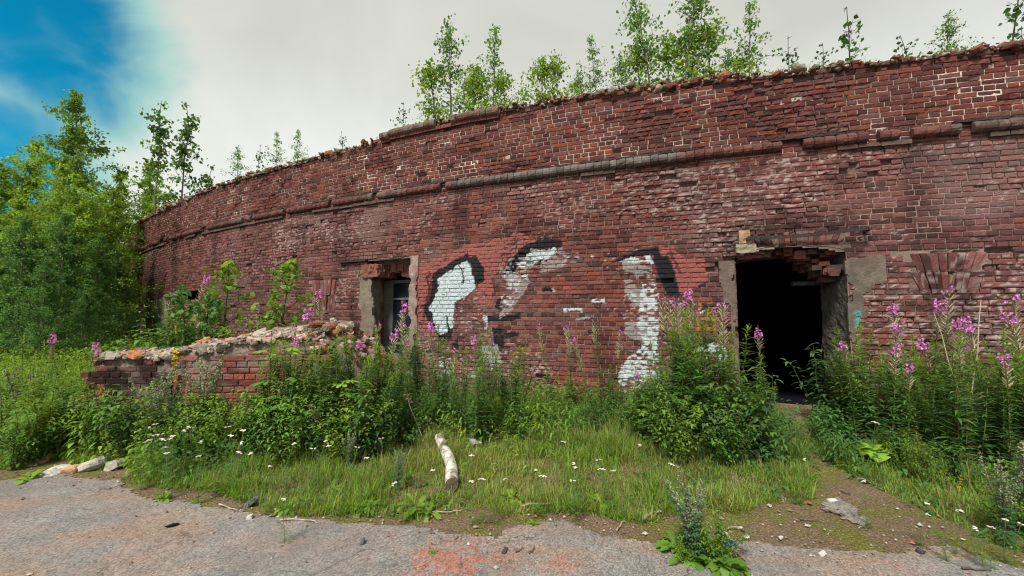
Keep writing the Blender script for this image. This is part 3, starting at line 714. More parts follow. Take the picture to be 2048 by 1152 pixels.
    for a0, a1 in zip(np.linspace(c0, c1, 12)[:-1], np.linspace(c0, c1, 12)[1:]):
        roll(mb, a0, a1, float(topz((a0 + a1) / 2)) - .06, .085, .045, r, lambda s: .22, lambda s: np.array([.15, .085, .07]) if r.random() < .6 else np.array([.17, .13, .11]))
        wbox(mb, a0, a1 - .01, float(topz((a0 + a1) / 2)) - .20, float(topz((a0 + a1) / 2)) - .13, -.05, .055, np.array([.15, .06, .05]) * r.uniform(.8, 1.2), .006, .06)
    rel(mb.build('coping', M_brick, root))
    # loose rubble and earth along the broken top
    mb = MB()
    for i in range(5600):
        s_ = r.uniform(S0, S1); dd = -abs(r.normal(0, .35)) + .04
        h = topz(s_) - .02 + .12 * (-dd) + r.uniform(-.06, .05); sz = r.uniform(.025, .09) if r.random() < .9 else r.uniform(.1, .2)
        p = wxyz(s_, h, dd)
        k = r.random(); col = (.15, .062, .048) if k < .36 else (.27, .22, .18) if k < .58 else (.15, .125, .085) if k < .9 else (.27, .11, .065)
        chunk(mb, p, sz, np.array(col) * r.uniform(.7, 1.2), r)
    o = rel(mb.build('rubble', M_rubble, root)); o['kind'] = 'stuff'
    # earth roof behind the parapet
    s = np.arange(S0, S1 + .01, .25); d = np.array([-.0, -.12, -.3, -.6, -1.0, -1.6, -2.5, -4, -6, -9, -14]); A, B = np.meshgrid(s, d)
    z = topz(A) - .05 + .10 * sstep(-B, 0, 2) + .04 * fbm(A * 2, B * 2) - .4 * sstep(-B, 3, 12) - .02
    c = np.array([.13, .105, .07]) * (1 + .4 * fbm(A.ravel() * 3, B.ravel() * 3))[:, None]
    rel(mesh('earth_roof', wxyz(A.ravel(), z.ravel(), B.ravel()), gridq(len(s), len(d)), M_rubble, root, np.clip(c, 0, 1), True))
    # end caps, inner passage (unlit)
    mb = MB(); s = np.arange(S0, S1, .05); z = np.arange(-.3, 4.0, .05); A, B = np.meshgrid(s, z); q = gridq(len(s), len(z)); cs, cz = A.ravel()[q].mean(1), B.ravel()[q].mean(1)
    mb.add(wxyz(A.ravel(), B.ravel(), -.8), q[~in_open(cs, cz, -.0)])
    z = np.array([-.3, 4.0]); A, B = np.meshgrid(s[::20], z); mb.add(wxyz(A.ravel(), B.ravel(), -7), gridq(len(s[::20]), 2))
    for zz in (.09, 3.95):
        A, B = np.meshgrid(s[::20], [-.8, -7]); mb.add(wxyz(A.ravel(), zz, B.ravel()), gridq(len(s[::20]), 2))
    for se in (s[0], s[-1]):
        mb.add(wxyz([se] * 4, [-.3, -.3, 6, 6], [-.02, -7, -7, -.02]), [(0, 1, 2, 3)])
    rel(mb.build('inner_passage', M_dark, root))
    # doorway: plastered jambs, head, sill
    mb = MB(); GP, BRK = (.105, .096, .084), (.14, .062, .05)
    reveal(mb, DOOR['s1'], -1, -.05, 2.58, .85, GP, .02, .02, (.12, .10, .095))
    reveal(mb, DOOR['s0'], 1, -.05, 2.62, .85, (.11, .085, .075), .035, 0, BRK)
    mw = MB()
    reveal(mw, WIN['s0'], 1, -.05, WIN['z1'], .62, (.24, .205, .17), .02, .0, BRK)
    reveal(mw, WIN['s1'], -1, -.05, WIN['z1'], .62, BRK, .02, 0, (.30, .27, .25))
    for O, zt in ((DOOR, None), (WIN, WIN['z1'])):
        ns_ = int((O['s1'] - O['s0']) / .04) + 2; A, B = np.meshgrid(np.linspace(O['s0'] - .02, O['s1'] + .02, ns_), np.linspace(.0, -.85, 22))
        zz = (door_top(A) if zt is None else zt) + .03 * fbm(A * 6, B * 6) - (.10 * sstep(-B, .2, .5) if zt is None else .12 * sstep(-B, .25, .3))
        c = np.array([.17, .13, .11]) * (1 + .4 * fbm(A.ravel() * 7, B.ravel() * 7))[:, None]
        (mb if zt is None else mw).add(wxyz(A.ravel(), zz.ravel(), B.ravel()), gridq(ns_, 22), np.clip(c, 0, 1))
    A, B = np.meshgrid(np.linspace(DOOR['s0'] - .1, DOOR['s1'] + .1, 40), np.linspace(.45, -.85, 34))
    zz = .12 + .02 * fbm(A * 5, B * 5) - .16 * sstep(B, .05, .45); mb.add(wxyz(A.ravel(), zz.ravel(), B.ravel()), gridq(40, 34), np.clip(np.array([.17, .10, .075]) * (1 + .4 * fbm(A.ravel() * 9, B.ravel() * 9))[:, None], 0, 1))
    rel(mb.build('doorway_lining', M_plaster, root)); rel(mw.build('window_lining', M_plaster, root))
    # broken brickwork hanging inside the door head (right) and over the window
    mb = MB(); r = np.random.default_rng(11)
    for i in range(70):
        t = r.random(); s_ = DOOR['s1'] - .02 - .75 * t ** 1.2; dd = -r.uniform(.12, .8)
        lo = 2.60 - .55 * max(0, 1 - t * 1.35) - .05
        z_ = r.uniform(lo, 2.66)
        wbox(mb, s_ - r.uniform(.09, .2), s_, z_, z_ + .07, dd - .1, dd + .06, BR[r.integers(len(BR))] * r.uniform(.6, 1.3) + .02, .012, .05)
    for i in range(16):
        s_ = DOOR['s0'] + r.uniform(0, .3); z_ = r.uniform(2.5, 2.66); wbox(mb, s_, s_ + r.uniform(.1, .25), z_, z_ + .07, -.5, -r.uniform(0, .2), BR[r.integers(len(BR))] + .02, .012, .05)
    wbox(mb, DOOR['s1'] - .55, DOOR['s1'] + .02, 2.10, 2.16, -.62, -.50, (.05, .045, .05), .008)
    # stone springer, left of the arch, with a stub of brick on it
    p0, p1 = wsz(1472, 507), wsz(1512, 488); wbox(mb, p0[0], p1[0], p0[1], p1[1], -.1, .035, (.27, .225, .175), .014)
    p0, p1 = wsz(1478, 487), wsz(1500, 460); wbox(mb, p0[0], p1[0], p0[1], p1[1], -.1, .02, (.33, .22, .13), .02)
    rel(mb.build('broken_arch', M_brick, root)); mb = MB()
    wbox(mb, WIN['s0'] - .04, WIN['s0'] + .42, WIN['z1'] - .40, WIN['z1'] - .12, -.30, .06, (.19, .08, .062), .03)
    for i in range(9):
        s_ = WIN['s0'] + .3 + .1 * i; z_ = WIN['z1'] - .42 + .05 * i * (i < 5) + r.uniform(-.05, .05); wbox(mb, s_, s_ + .15, z_, WIN['z1'] - .08, -.55, -.25 - r.uniform(0, .1), BR[r.integers(len(BR))] * 1.1 + .03, .02, .05)
    rel(mb.build('broken_lintel', M_brick, root))
    mb = MB()
    patch(mb, polyw([(765, 222), (850, 215), (935, 232), (948, 290), (925, 350), (850, 395), (832, 420), (822, 520), (800, 590), (792, 660), (775, 700), (762, 560), (760, 300)], *C7), .006, (.115, .095, .078), jit=.14)
    patch(mb, polyw([(640, 120), (700, 110), (706, 200), (700, 290), (720, 420), (700, 560), (640, 560), (632, 300)], *C1), .012, (.17, .14, .11), jit=.14)
    patch(mb, polyw([(925, 30), (975, 38), (968, 110), (965, 200), (970, 460), (920, 620), (918, 200)], *C1), .018, (.24, .18, .16), lump=.02, jit=.12)
    patch(mb, polyw([(120, 250), (215, 240), (215, 330), (222, 760), (200, 800), (192, 480), (150, 360)], *C7), .008, (.13, .095, .083), jit=.12)
    patch(mb, polyw([(312, 600), (330, 592), (338, 640), (322, 668), (310, 640)]), .012, (.20, .17, .14))
    rel(mb.build('plaster', M_plaster, root))
    # iron strip over the door, iron stub by the window
    mb = MB(); a, b = wsz(1494, 480), wsz(1728, 463)
    n = 12; t = np.linspace(0, 1, n); sx = a[0] + (b[0] - a[0]) * t; zx = a[1] + (b[1] - a[1]) * t - .03 * np.sin(t * pi); dx = .05 + .09 * t ** 2
    for lo, hi_, d_ in ((0, .05, 0), ):
        v = np.concatenate([wxyz(sx, zx + lo, dx), wxyz(sx, zx + hi_, dx), wxyz(sx, zx + hi_, dx + .012), wxyz(sx, zx + lo, dx + .012)]); i = np.arange(n - 1)
        q = np.concatenate([np.stack([k * n + i, k * n + i + 1, ((k + 1) % 4) * n + i + 1, ((k + 1) % 4) * n + i], 1) for k in range(4)] + [np.array([[0, n, 2 * n, 3 * n], [n - 1, 2 * n - 1, 3 * n - 1, 4 * n - 1]])])
        mb.add(v, q)
    for e_ in (a, b): wbox(mb, e_[0] - .02, e_[0] + .02, e_[1] - .01, e_[1] + .03, -.05, .16 if e_ is b else .06, (1, 1, 1), .002)
    rel(mb.build('iron_strip', M_steel, root))
    mb = MB(); a, b = wsz(682, 525), wsz(735, 520); wbox(mb, a[0], b[0], a[1] - .02, a[1] + .02, -.05, .07, (1, 1, 1), .003); rel(mb.build('iron_stub', M_steel, root))
    # the window: frame and dark panes set back in the opening
    fs0, fs1, zt, dd = WIN['s0'] + .02, WIN['s1'] + .25, WIN['z1'] - .42, -.60
    mb = MB(); fw = .07
    wbox(mb, fs0, fs1, zt - .07, zt, dd - .06, dd, (1, 1, 1), .003, .2); wbox(mb, fs0, fs0 + .05, .0, zt - .07, dd - .06, dd, (1, 1, 1), .003, .2)
    for zb in (2.02, 1.0): wbox(mb, fs0 + .05, fs1, zb - .05, zb, dd - .055, dd - .005, (1, 1, 1), .003, .2)
    wbox(mb, fs0 + .05, fs0 + .26, .0, zt - .07, dd - .045, dd - .02, (1, 1, 1), .003, .2)
    wf = rel(mb.build('window', M_frame, root))
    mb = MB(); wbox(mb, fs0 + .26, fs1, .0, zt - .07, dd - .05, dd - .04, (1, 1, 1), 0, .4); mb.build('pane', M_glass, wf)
    return root

# ------------------------------------------------------------------ plants
GRN = np.array([.112, .235, .046]); DKG = np.array([.060, .142, .045]); YEL = np.array([.19, .25, .03]); LIM = np.array([.205, .335, .036]); BLU = np.array([.085, .180, .095]); STRAW = np.array([.32, .26, .13])
def cvar(n, base, a=.25, r=rng): return np.clip(np.asarray(base) * r.uniform(1 - a, 1 + a, (n, 1)) * r.uniform(.9, 1.1, (n, 3)), 0, 1)
LANCE = ((0, .15), (.25, .95), (.55, .85), (.82, .4), (1, .03)); OVATE = ((0, .2), (.2, .9), (.45, 1), (.75, .6), (1, .04)); BLADE = ((0, 1), (.4, .85), (.75, .55), (1, .05))
def stem_curve(h, lean, r, n=9):
    t = np.linspace(0, 1, n); a = r.uniform(0, 2 * pi); w = r.normal(0, .012, (2, n)).cumsum(1) * h * .6
    return np.stack([lean * h * t ** 1.6 * cos(a) + w[0] * t, lean * h * t ** 1.6 * sin(a) + w[1] * t, h * t], 1)
def onstem(p, t):
    x = t * (len(p) - 1); i = np.minimum(x.astype(int), len(p) - 2); f = (x - i)[:, None]; return p[i] * (1 - f) + p[i + 1] * f
def spiral(n, elev, r, jit=.35):
    a = np.arange(n) * 2.39996 + r.normal(0, jit, n); e = elev + r.normal(0, .15, n)
    return np.stack([np.cos(a) * np.cos(e), np.sin(a) * np.cos(e), np.sin(e)], 1)
UPV = np.array([0, 0, 1.])
def finish(root, parts):
    for name, mb, m, sm in parts:
        if mb.n: mb.build(name, m, root, sm)
    return root
def fireweed_leaves(lf, p, kind, top, r, hue):
    n = 125; t = np.sort(r.uniform(.03, top, n)); d = spiral(n, .45, r)
    Ls = (.135 - .06 * (t / top) ** 2) * r.uniform(.75, 1.15, n); Ls[t < .15] *= .7
    if kind == 'leafy': d[:, 2] += .9 * sstep(t, .85, 1); Ls = np.where(t > .9, Ls * .75, Ls)
    c = cvar(n, GRN * .62 + BLU * .33 + LIM * .05 if hue is None else hue, .3, r); young = sstep(t, .75 * top, top)[:, None] * (1 if kind == 'leafy' else .4); c = c * (1 - young) + young * LIM
    dry = r.random(n) < .04; c[dry] = STRAW * .6
    leaves(lf, onstem(p, t), d, UPV, Ls, Ls * .072 + .0018, c, r.uniform(.05, .5, n), LANCE, fold=.25)
def fireweed(kind, seed, h=1.5, hue=None):
    r = np.random.default_rng(seed); root = empty('fireweed'); st, lf, fl, pd = MB(), MB(), MB(), MB()
    top = .97 if kind == 'leafy' else .74
    for k_ in range(3 if kind == 'leafy' else 1):      # a leafless-headed rootstock sends up several shoots
        p = stem_curve(h * (1 - .14 * k_), r.uniform(.02, .12) + .07 * k_, r); p[:, :2] += r.normal(0, .07, 2) * (k_ > 0)
        tube(st, p, np.linspace(.006, .0025, 9), (.09, .075, .03) if r.random() < .5 else (.10, .12, .04), 4, False)
        fireweed_leaves(lf, p, kind, top, r, hue)
    if kind != 'leafy':
        n = 60 if kind == 'pods' else 36; lo, hi_ = (.66, .95) if kind == 'pods' else (.70, .88)
        t = np.sort(r.uniform(lo, hi_, n)); d = spiral(n, .75, r); L_ = r.uniform(.045, .085, n)
        leaves(pd, onstem(p, t), d, UPV, L_ * 1.15, .0036, cvar(n, (.40, .36, .21) if kind == 'pods' else (.34, .27, .18), .3, r), -.15, ((0, 1), (.6, 1), (1, .5)))
        leaves(pd, onstem(p, t), d, np.array([1., .3, 0]), L_ * 1.15, .0034, cvar(n, (.40, .37, .22), .3, r), -.15, ((0, 1), (.6, 1), (1, .5)))
        n = 22 if kind == 'flower' else 4
        t = r.uniform(.87, .96, n) if kind == 'flower' else r.uniform(.94, .99, n); d = spiral(n, .25, r)
        cpt = onstem(p, t) + d * r.uniform(.015, .05, n)[:, None]
        for k in range(5):
            dd = d * .5 + rand_dirs(n) * .9; leaves(fl, cpt, dd, rand_dirs(n), r.uniform(.014, .024, n), .010, cvar(n, (.62, .24, .62), .3, r), .1, ((0, .3), (.5, 1), (1, .5)))
        n = 14; t = r.uniform(.95, 1.0, n); d = spiral(n, .9, r); leaves(fl, onstem(p, t), d, UPV, .018, .004, cvar(n, (.26, .09, .16), .3, r), 0, ((0, .6), (.5, 1), (1, .1)))
    return finish(root, [('stem', st, M_stem, True), ('foliage', lf, M_leaf, False), ('seed_pods', pd, M_stem, False), ('blossom', fl, M_petal, False)])
def mugwort(seed, h=1.0, pale=1.0):
    r = np.random.default_rng(seed); root = empty('mugwort'); st, lf, fl = MB(), MB(), MB()
    for k in range(r.integers(4, 7)):
        p = stem_curve(h * r.uniform(.8, 1), r.uniform(.08, .3), r); tube(st, p, np.linspace(.005, .002, 9), (.10, .085, .05), 4, False)
        n = 26; t = np.sort(r.uniform(.05, .85, n)); d = spiral(n, .5, r); b = onstem(p, t); L_ = .10 * (1 - .5 * t) * r.uniform(.7, 1.2, n)
        side = np.cross(d, UPV)
        for f, an in ((.35, .9), (.35, -.9), (.65, .7), (.65, -.7), (.3, 0)):   # lobed leaf: five fingers
            leaves(lf, b + d * (L_ * f)[:, None], d * cos(an) + side * sin(an), UPV, L_ * (.7 if an == 0 else .42), L_ * .07 + .002, cvar(n, BLU, .3, r), .5, LANCE)
        n = 34; t = np.sort(r.uniform(.45, 1, n)); d = spiral(n, .8, r); b = onstem(p, t); L_ = .12 * (1.15 - t) * r.uniform(.6, 1.5, n)
        for i in range(n): pass
        for f in np.linspace(.15, 1, 6):
            q = b + d * (L_ * f)[:, None]; leaves(fl, q, rand_dirs(n), rand_dirs(n), .014, .006, cvar(n, np.array([.27, .31, .19]) * pale, .3, r), 0, ((0, .5), (.5, 1), (1, .3)))
        for i in range(n): tube(st, [b[i], b[i] + d[i] * L_[i]], [.0015, .001], (.16, .18, .10), 3, False)
    return finish(root, [('stem', st, M_stem, True), ('foliage', lf, M_leaf, False), ('seed_head', fl, M_petal, False)])
def yarrow(seed, h=.45):
    r = np.random.default_rng(seed); root = empty('yarrow'); st, lf, fl = MB(), MB(), MB()
    p = stem_curve(h, r.uniform(.05, .25), r); tube(st, p, .0022, (.10, .13, .05), 4, False)
    n = 22; t = np.sort(r.uniform(.0, .8, n)); d = spiral(n, .6, r); b = onstem(p, t)
    for f in np.linspace(.2, 1, 5):
        for sg in (-1, 1): leaves(lf, b + d * (.07 * f), d * .5 + sg * np.cross(d, UPV), UPV, .018, .003, cvar(n, GRN, .3, r), .2, ((0, .6), (.5, 1), (1, .1)))
    for k in range(r.integers(5, 9)):
        a, q = r.uniform(0, 2 * pi), r.uniform(.005, .032); c = p[-1] + [q * cos(a), q * sin(a), r.uniform(-.006, .006)]
        tube(st, [p[-2] * .5 + p[-1] * .5, c], [.0014, .0012], (.10, .13, .05), 3, False)
        m = 9; aa = np.arange(m) / m * 2 * pi; leaves(fl, np.tile(c, (m, 1)), np.stack([np.cos(aa), np.sin(aa), np.full(m, .15)], 1), UPV, .010, .005, cvar(m, (.74, .75, .70), .08, r), .1, ((0, .4), (.6, 1), (1, .6)))
    return finish(root, [('stem', st, M_stem, True), ('foliage', lf, M_leaf, False), ('flower_head', fl, M_petal, False)])
def yellow_spike(seed, h=.7):
    r = np.random.default_rng(seed); root = empty('toadflax'); st, lf, fl = MB(), MB(), MB()
    p = stem_curve(h, .1, r); tube(st, p, .003, (.10, .13, .05), 4, False)
    n = 40; t = np.sort(r.uniform(.03, .7, n)); leaves(lf, onstem(p, t), spiral(n, .6, r), UPV, .055, .005, cvar(n, GRN, .3, r), .4, LANCE)
    n = 20; t = r.uniform(.62, 1, n); d = spiral(n, .5, r); b = onstem(p, t)
    for k in range(3): leaves(fl, b, d + rand_dirs(n) * .5, UPV, .028, .013, cvar(n, (.66, .55, .03), .15, r), 0, ((0, .4), (.5, 1), (1, .5)))
    return finish(root, [('stem', st, M_stem, True), ('foliage', lf, M_leaf, False), ('blossom', fl, M_petal, False)])
def pinnate_bush(seed, h=1.1, wd=.5, nst=9, name='rowan_bush', col=None, wood=(.05, .04, .035)):
    r = np.random.default_rng(seed); root = empty(name); st, lf = MB(), MB(); col = GRN * .75 + LIM * .1 + BLU * .15 if col is None else col
    for k in range(nst):
        a = r.uniform(0, 2 * pi); sp = wd * r.uniform(.2, 1); hh = h * r.uniform(.6, 1.05) * (1 - .25 * sp / wd)
        t = np.linspace(0, 1, 8); p = np.stack([sp * cos(a) * t ** 1.1, sp * sin(a) * t ** 1.1, hh * (t * 1.12 - .12 * t ** 3)], 1); p += r.normal(0, .012, p.shape) * t[:, None]
        tube(st, p, np.linspace(.008, .003, 8), wood, 4, False)
        n = 13; tt = np.sort(r.uniform(.15, 1, n)); d = spiral(n, .45, r); b = onstem(p, tt); L_ = r.uniform(.13, .22, n); c = cvar(n, col, .3, r)
        for i in range(n):
            m = 6; f = np.linspace(.25, 1, m); ax = d[i]; sdv = np.cross(ax, UPV); sdv /= np.linalg.norm(sdv) + 1e-9
            q = b[i] + ax * (L_[i] * f)[:, None] - UPV * (.35 * L_[i] * f * f)[:, None]
            for sg in (-1, 1): leaves(lf, q, np.tile(ax * .45 + sg * sdv, (m, 1)), UPV, L_[i] * .38 * (1.1 - .35 * f), L_[i] * .068, np.tile(c[i], (m, 1)) * r.uniform(.85, 1.15, (m, 1)), .3, LANCE)
            leaves(lf, q[-1:], ax[None], UPV, L_[i] * .3, L_[i] * .06, c[i:i + 1], .4, LANCE)
    return finish(root, [('stem', st, M_stem, True), ('foliage', lf, M_leaf, False)])
def broad_bush(seed, h=.9, wd=.4, nst=8, leaf=.085, name='leafy_shrub', col=None, nl=44, prof=OVATE, wr=.3):
    r = np.random.default_rng(seed); root = empty(name); st, lf = MB(), MB(); col = GRN if col is None else col
    for k in range(nst):
        a = r.uniform(0, 2 * pi); sp = wd * r.uniform(.1, 1); shade = r.uniform(.65, 1.3); hh = h * r.uniform(.55, 1.05) * (1 - .25 * sp / max(wd, .01))
        t = np.linspace(0, 1, 8); p = np.stack([sp * cos(a) * t, sp * sin(a) * t, hh * t], 1) + r.normal(0, .015, (8, 3)) * t[:, None]
        tube(st, p, np.linspace(.006, .002, 8), (.06, .055, .03), 4, False)
        n = nl; tt = np.sort(r.uniform(.12, 1, n)); d = spiral(n, .35, r); L_ = leaf * r.uniform(.45, 1.25, n) * (.7 + .5 * r.random()); c = cvar(n, np.asarray(col) * shade, .38, r); y = sstep(tt, .75, 1)[:, None] * .5; c = c * (1 - y) + y * LIM
        leaves(lf, onstem(p, tt) + d * .025, d, UPV, L_, L_ * wr, c, r.uniform(.2, .9, n), prof, fold=.22)
    return finish(root, [('stem', st, M_stem, True), ('foliage', lf, M_leaf, False)])
def maple_sapling(seed, h=.8, col=LIM):
    r = np.random.default_rng(seed); root = empty('maple_sapling'); st, lf = MB(), MB()
    p = stem_curve(h, .05, r); tube(st, p, np.linspace(.008, .004, 9), (.07, .05, .03), 5, False)
    n = 20; t = np.sort(np.concatenate([r.uniform(.25, .9, n - 7), r.uniform(.92, 1, 7)])); d = spiral(n, .35, r); b = onstem(p, t)
    for i in range(n):
        L_ = r.uniform(.08, .13); c = (col * 1.25 if t[i] > .9 else GRN * 1.1) * r.uniform(.8, 1.2); o = b[i] + d[i] * r.uniform(.06, .14)
        tube(st, [b[i], o], [.002, .0015], (.12, .10, .04), 3, False)
        dh = np.array([d[i][0], d[i][1], 0]); dh /= np.linalg.norm(dh) + 1e-9; sdv = np.cross(dh, UPV); nr = np.array([r.normal(0, .25), r.normal(0, .25), 1])
        for an, f in ((0, 1), (.75, .9), (-.75, .9), (1.6, .62), (-1.6, .62)):
            leaves(lf, o[None], (dh * cos(an) + sdv * sin(an))[None], nr[None], L_ * f, L_ * .27 * f, c[None], .25, ((0, .5), (.35, 1), (.6, .75), (.75, .85), (1, .03)))
    return finish(root, [('stem', st, M_stem, True), ('foliage', lf, M_leaf, False)])
def rosette(seed, rad=.2, n=16, name='dandelion', col=None, wr=.13, elev=.7):
    r = np.random.default_rng(seed); root = empty(name); lf = MB(); col = LIM * .8 + GRN * .2 if col is None else col
    d = spiral(n, elev, r, .9); d[:, 2] = np.abs(d[:, 2] * r.uniform(.4, 1.3, n)) + .1; L_ = rad * r.uniform(.6, 1.15, n)
    leaves(lf, np.zeros((n, 3)) + r.normal(0, .015, (n, 3)) * [1, 1, 0], d, UPV, L_, L_ * wr, cvar(n, col, .3, r), r.uniform(.3, .9, n), ((0, .25), (.15, .55), (.22, .3), (.36, .85), (.43, .45), (.58, 1), (.66, .6), (.8, 1), (.92, .6), (1, .05)), fold=.35)
    return finish(root, [('foliage', lf, M_leaf, False)])

# ------------------------------------------------------------------ trees
def birch(name, seed, h, crown, nb, nl, leaf=.055, col=None, bark=(.16, .14, .12), lo=.12, rad=.02, shape=.8, hang=.5, sub=3):
    r = np.random.default_rng(seed); root = empty(name); st, lf = MB(), MB(); col = GRN if col is None else col
    n = 14; t = np.linspace(0, 1, n); w = r.normal(0, .015 * h, (2, n)).cumsum(1) * .35
    p = np.stack([w[0] * t, w[1] * t, h * t], 1); tube(st, p, rad * (1 - .9 * t) + .003, bark, 6, False)
    tb = lo + (1 - lo) * np.sort(r.random(nb)) ** .9 * .99; tb[-1] = .985
    per = np.maximum(2, (nl * (1.1 - tb) ** .6 / np.sum((1.1 - tb) ** .6)).astype(int))
    for i in range(nb):
        f = (tb[i] - lo) / (1 - lo); L_ = crown * ((1 - f) ** shape * (.35 + .65 * min(1, f / .18 + .35)) + .06) * r.uniform(.45, 1.3)
        a = i * 2.4 + r.normal(0, .5); e = r.uniform(.45, 1.0) + .3 * f
        b = onstem(p, np.array([tb[i]]))[0]; s = np.linspace(0, 1, 6)
        bp = b + np.stack([L_ * s * cos(a) * cos(e), L_ * s * sin(a) * cos(e), L_ * (s * sin(e) - .35 * s * s)], 1)
        tube(st, bp, np.linspace(rad * .35 * (1 - tb[i] * .6), .0025, 6), np.array(bark) * .6, 4, False)
        m = int(per[i]); k = max(1, sub); tw = r.uniform(.2, 1, k)
        src = np.concatenate([np.zeros(0, int), r.integers(0, k + 1, m)]); pos = np.empty((m, 3))
        on = src == 0; q = r.uniform(.15, 1, m); pos[on] = onstem(bp, q[on])
        for j in range(k):
            mm = src == j + 1; tb_ = onstem(bp, np.array([tw[j]]))[0]; dv = rand_dirs(1)[0] * .7 + (bp[-1] - bp[0]) / (L_ + 1e-6) * .7; tl = L_ * r.uniform(.25, .5)
            en = tb_ + dv * tl - UPV * .2 * tl; pos[mm] = tb_ + (en - tb_) * q[mm][:, None] ** .8
            tube(st, [tb_, en], [.004, .0015], np.array(bark) * .5, 3, False)
        pos += r.normal(0, .035 + .03 * L_, (m, 3))
        d = rand_dirs(m); d[:, 2] -= hang; Lf = leaf * r.uniform(.65, 1.25, m)
        cl = 1 + .28 * r.normal() * .6
        leaves(lf, pos, d, rand_dirs(m), Lf, Lf * .40, np.clip(cvar(m, col, .3, r) * cl, 0, 1), .1, ((0, .12), (.32, 1), (.6, .75), (1, .04)), fold=.2)
    return finish(root, [('trunk', st, M_bark, True), ('crown', lf, M_leaf, False)])

ORD = 'first second third fourth fifth sixth seventh eighth ninth tenth eleventh twelfth thirteenth fourteenth fifteenth sixteenth seventeenth eighteenth nineteenth twentieth'.split()
class Kind:                                  # a few prototypes of one plant; the first uses move them, later ones copy them
    def __init__(s, builders): s.b = builders; s.made = {}; s.k = 0
    def put(s, loc, h, label, cat, group=None, rz=None, tilt=(0, 0), which=None):
        i = s.k % len(s.b) if which is None else which; s.k += 1
        fn, h0 = s.b[i]; sc = h / h0
        rz = random.uniform(0, 2 * pi) if rz is None else rz
        if i not in s.made:
            o = fn(); s.made[i] = o; o.location = loc; o.rotation_euler = (tilt[0], tilt[1], rz); o.scale = (sc,) * 3
            tag(o, label, cat, group); return o
        o = copy_thing(s.made[i], loc, rz, sc, label, group, tilt); o['category'] = cat; return o
def spot(px, top, Y, z0=None):               # base and height of a plant whose tip shows at px, top and that stands at depth Y
    p = at(px, top, Y); g = float(gz(p[0], Y)) if z0 is None else z0
    return (p[0], Y, g - .01), p[2] - g

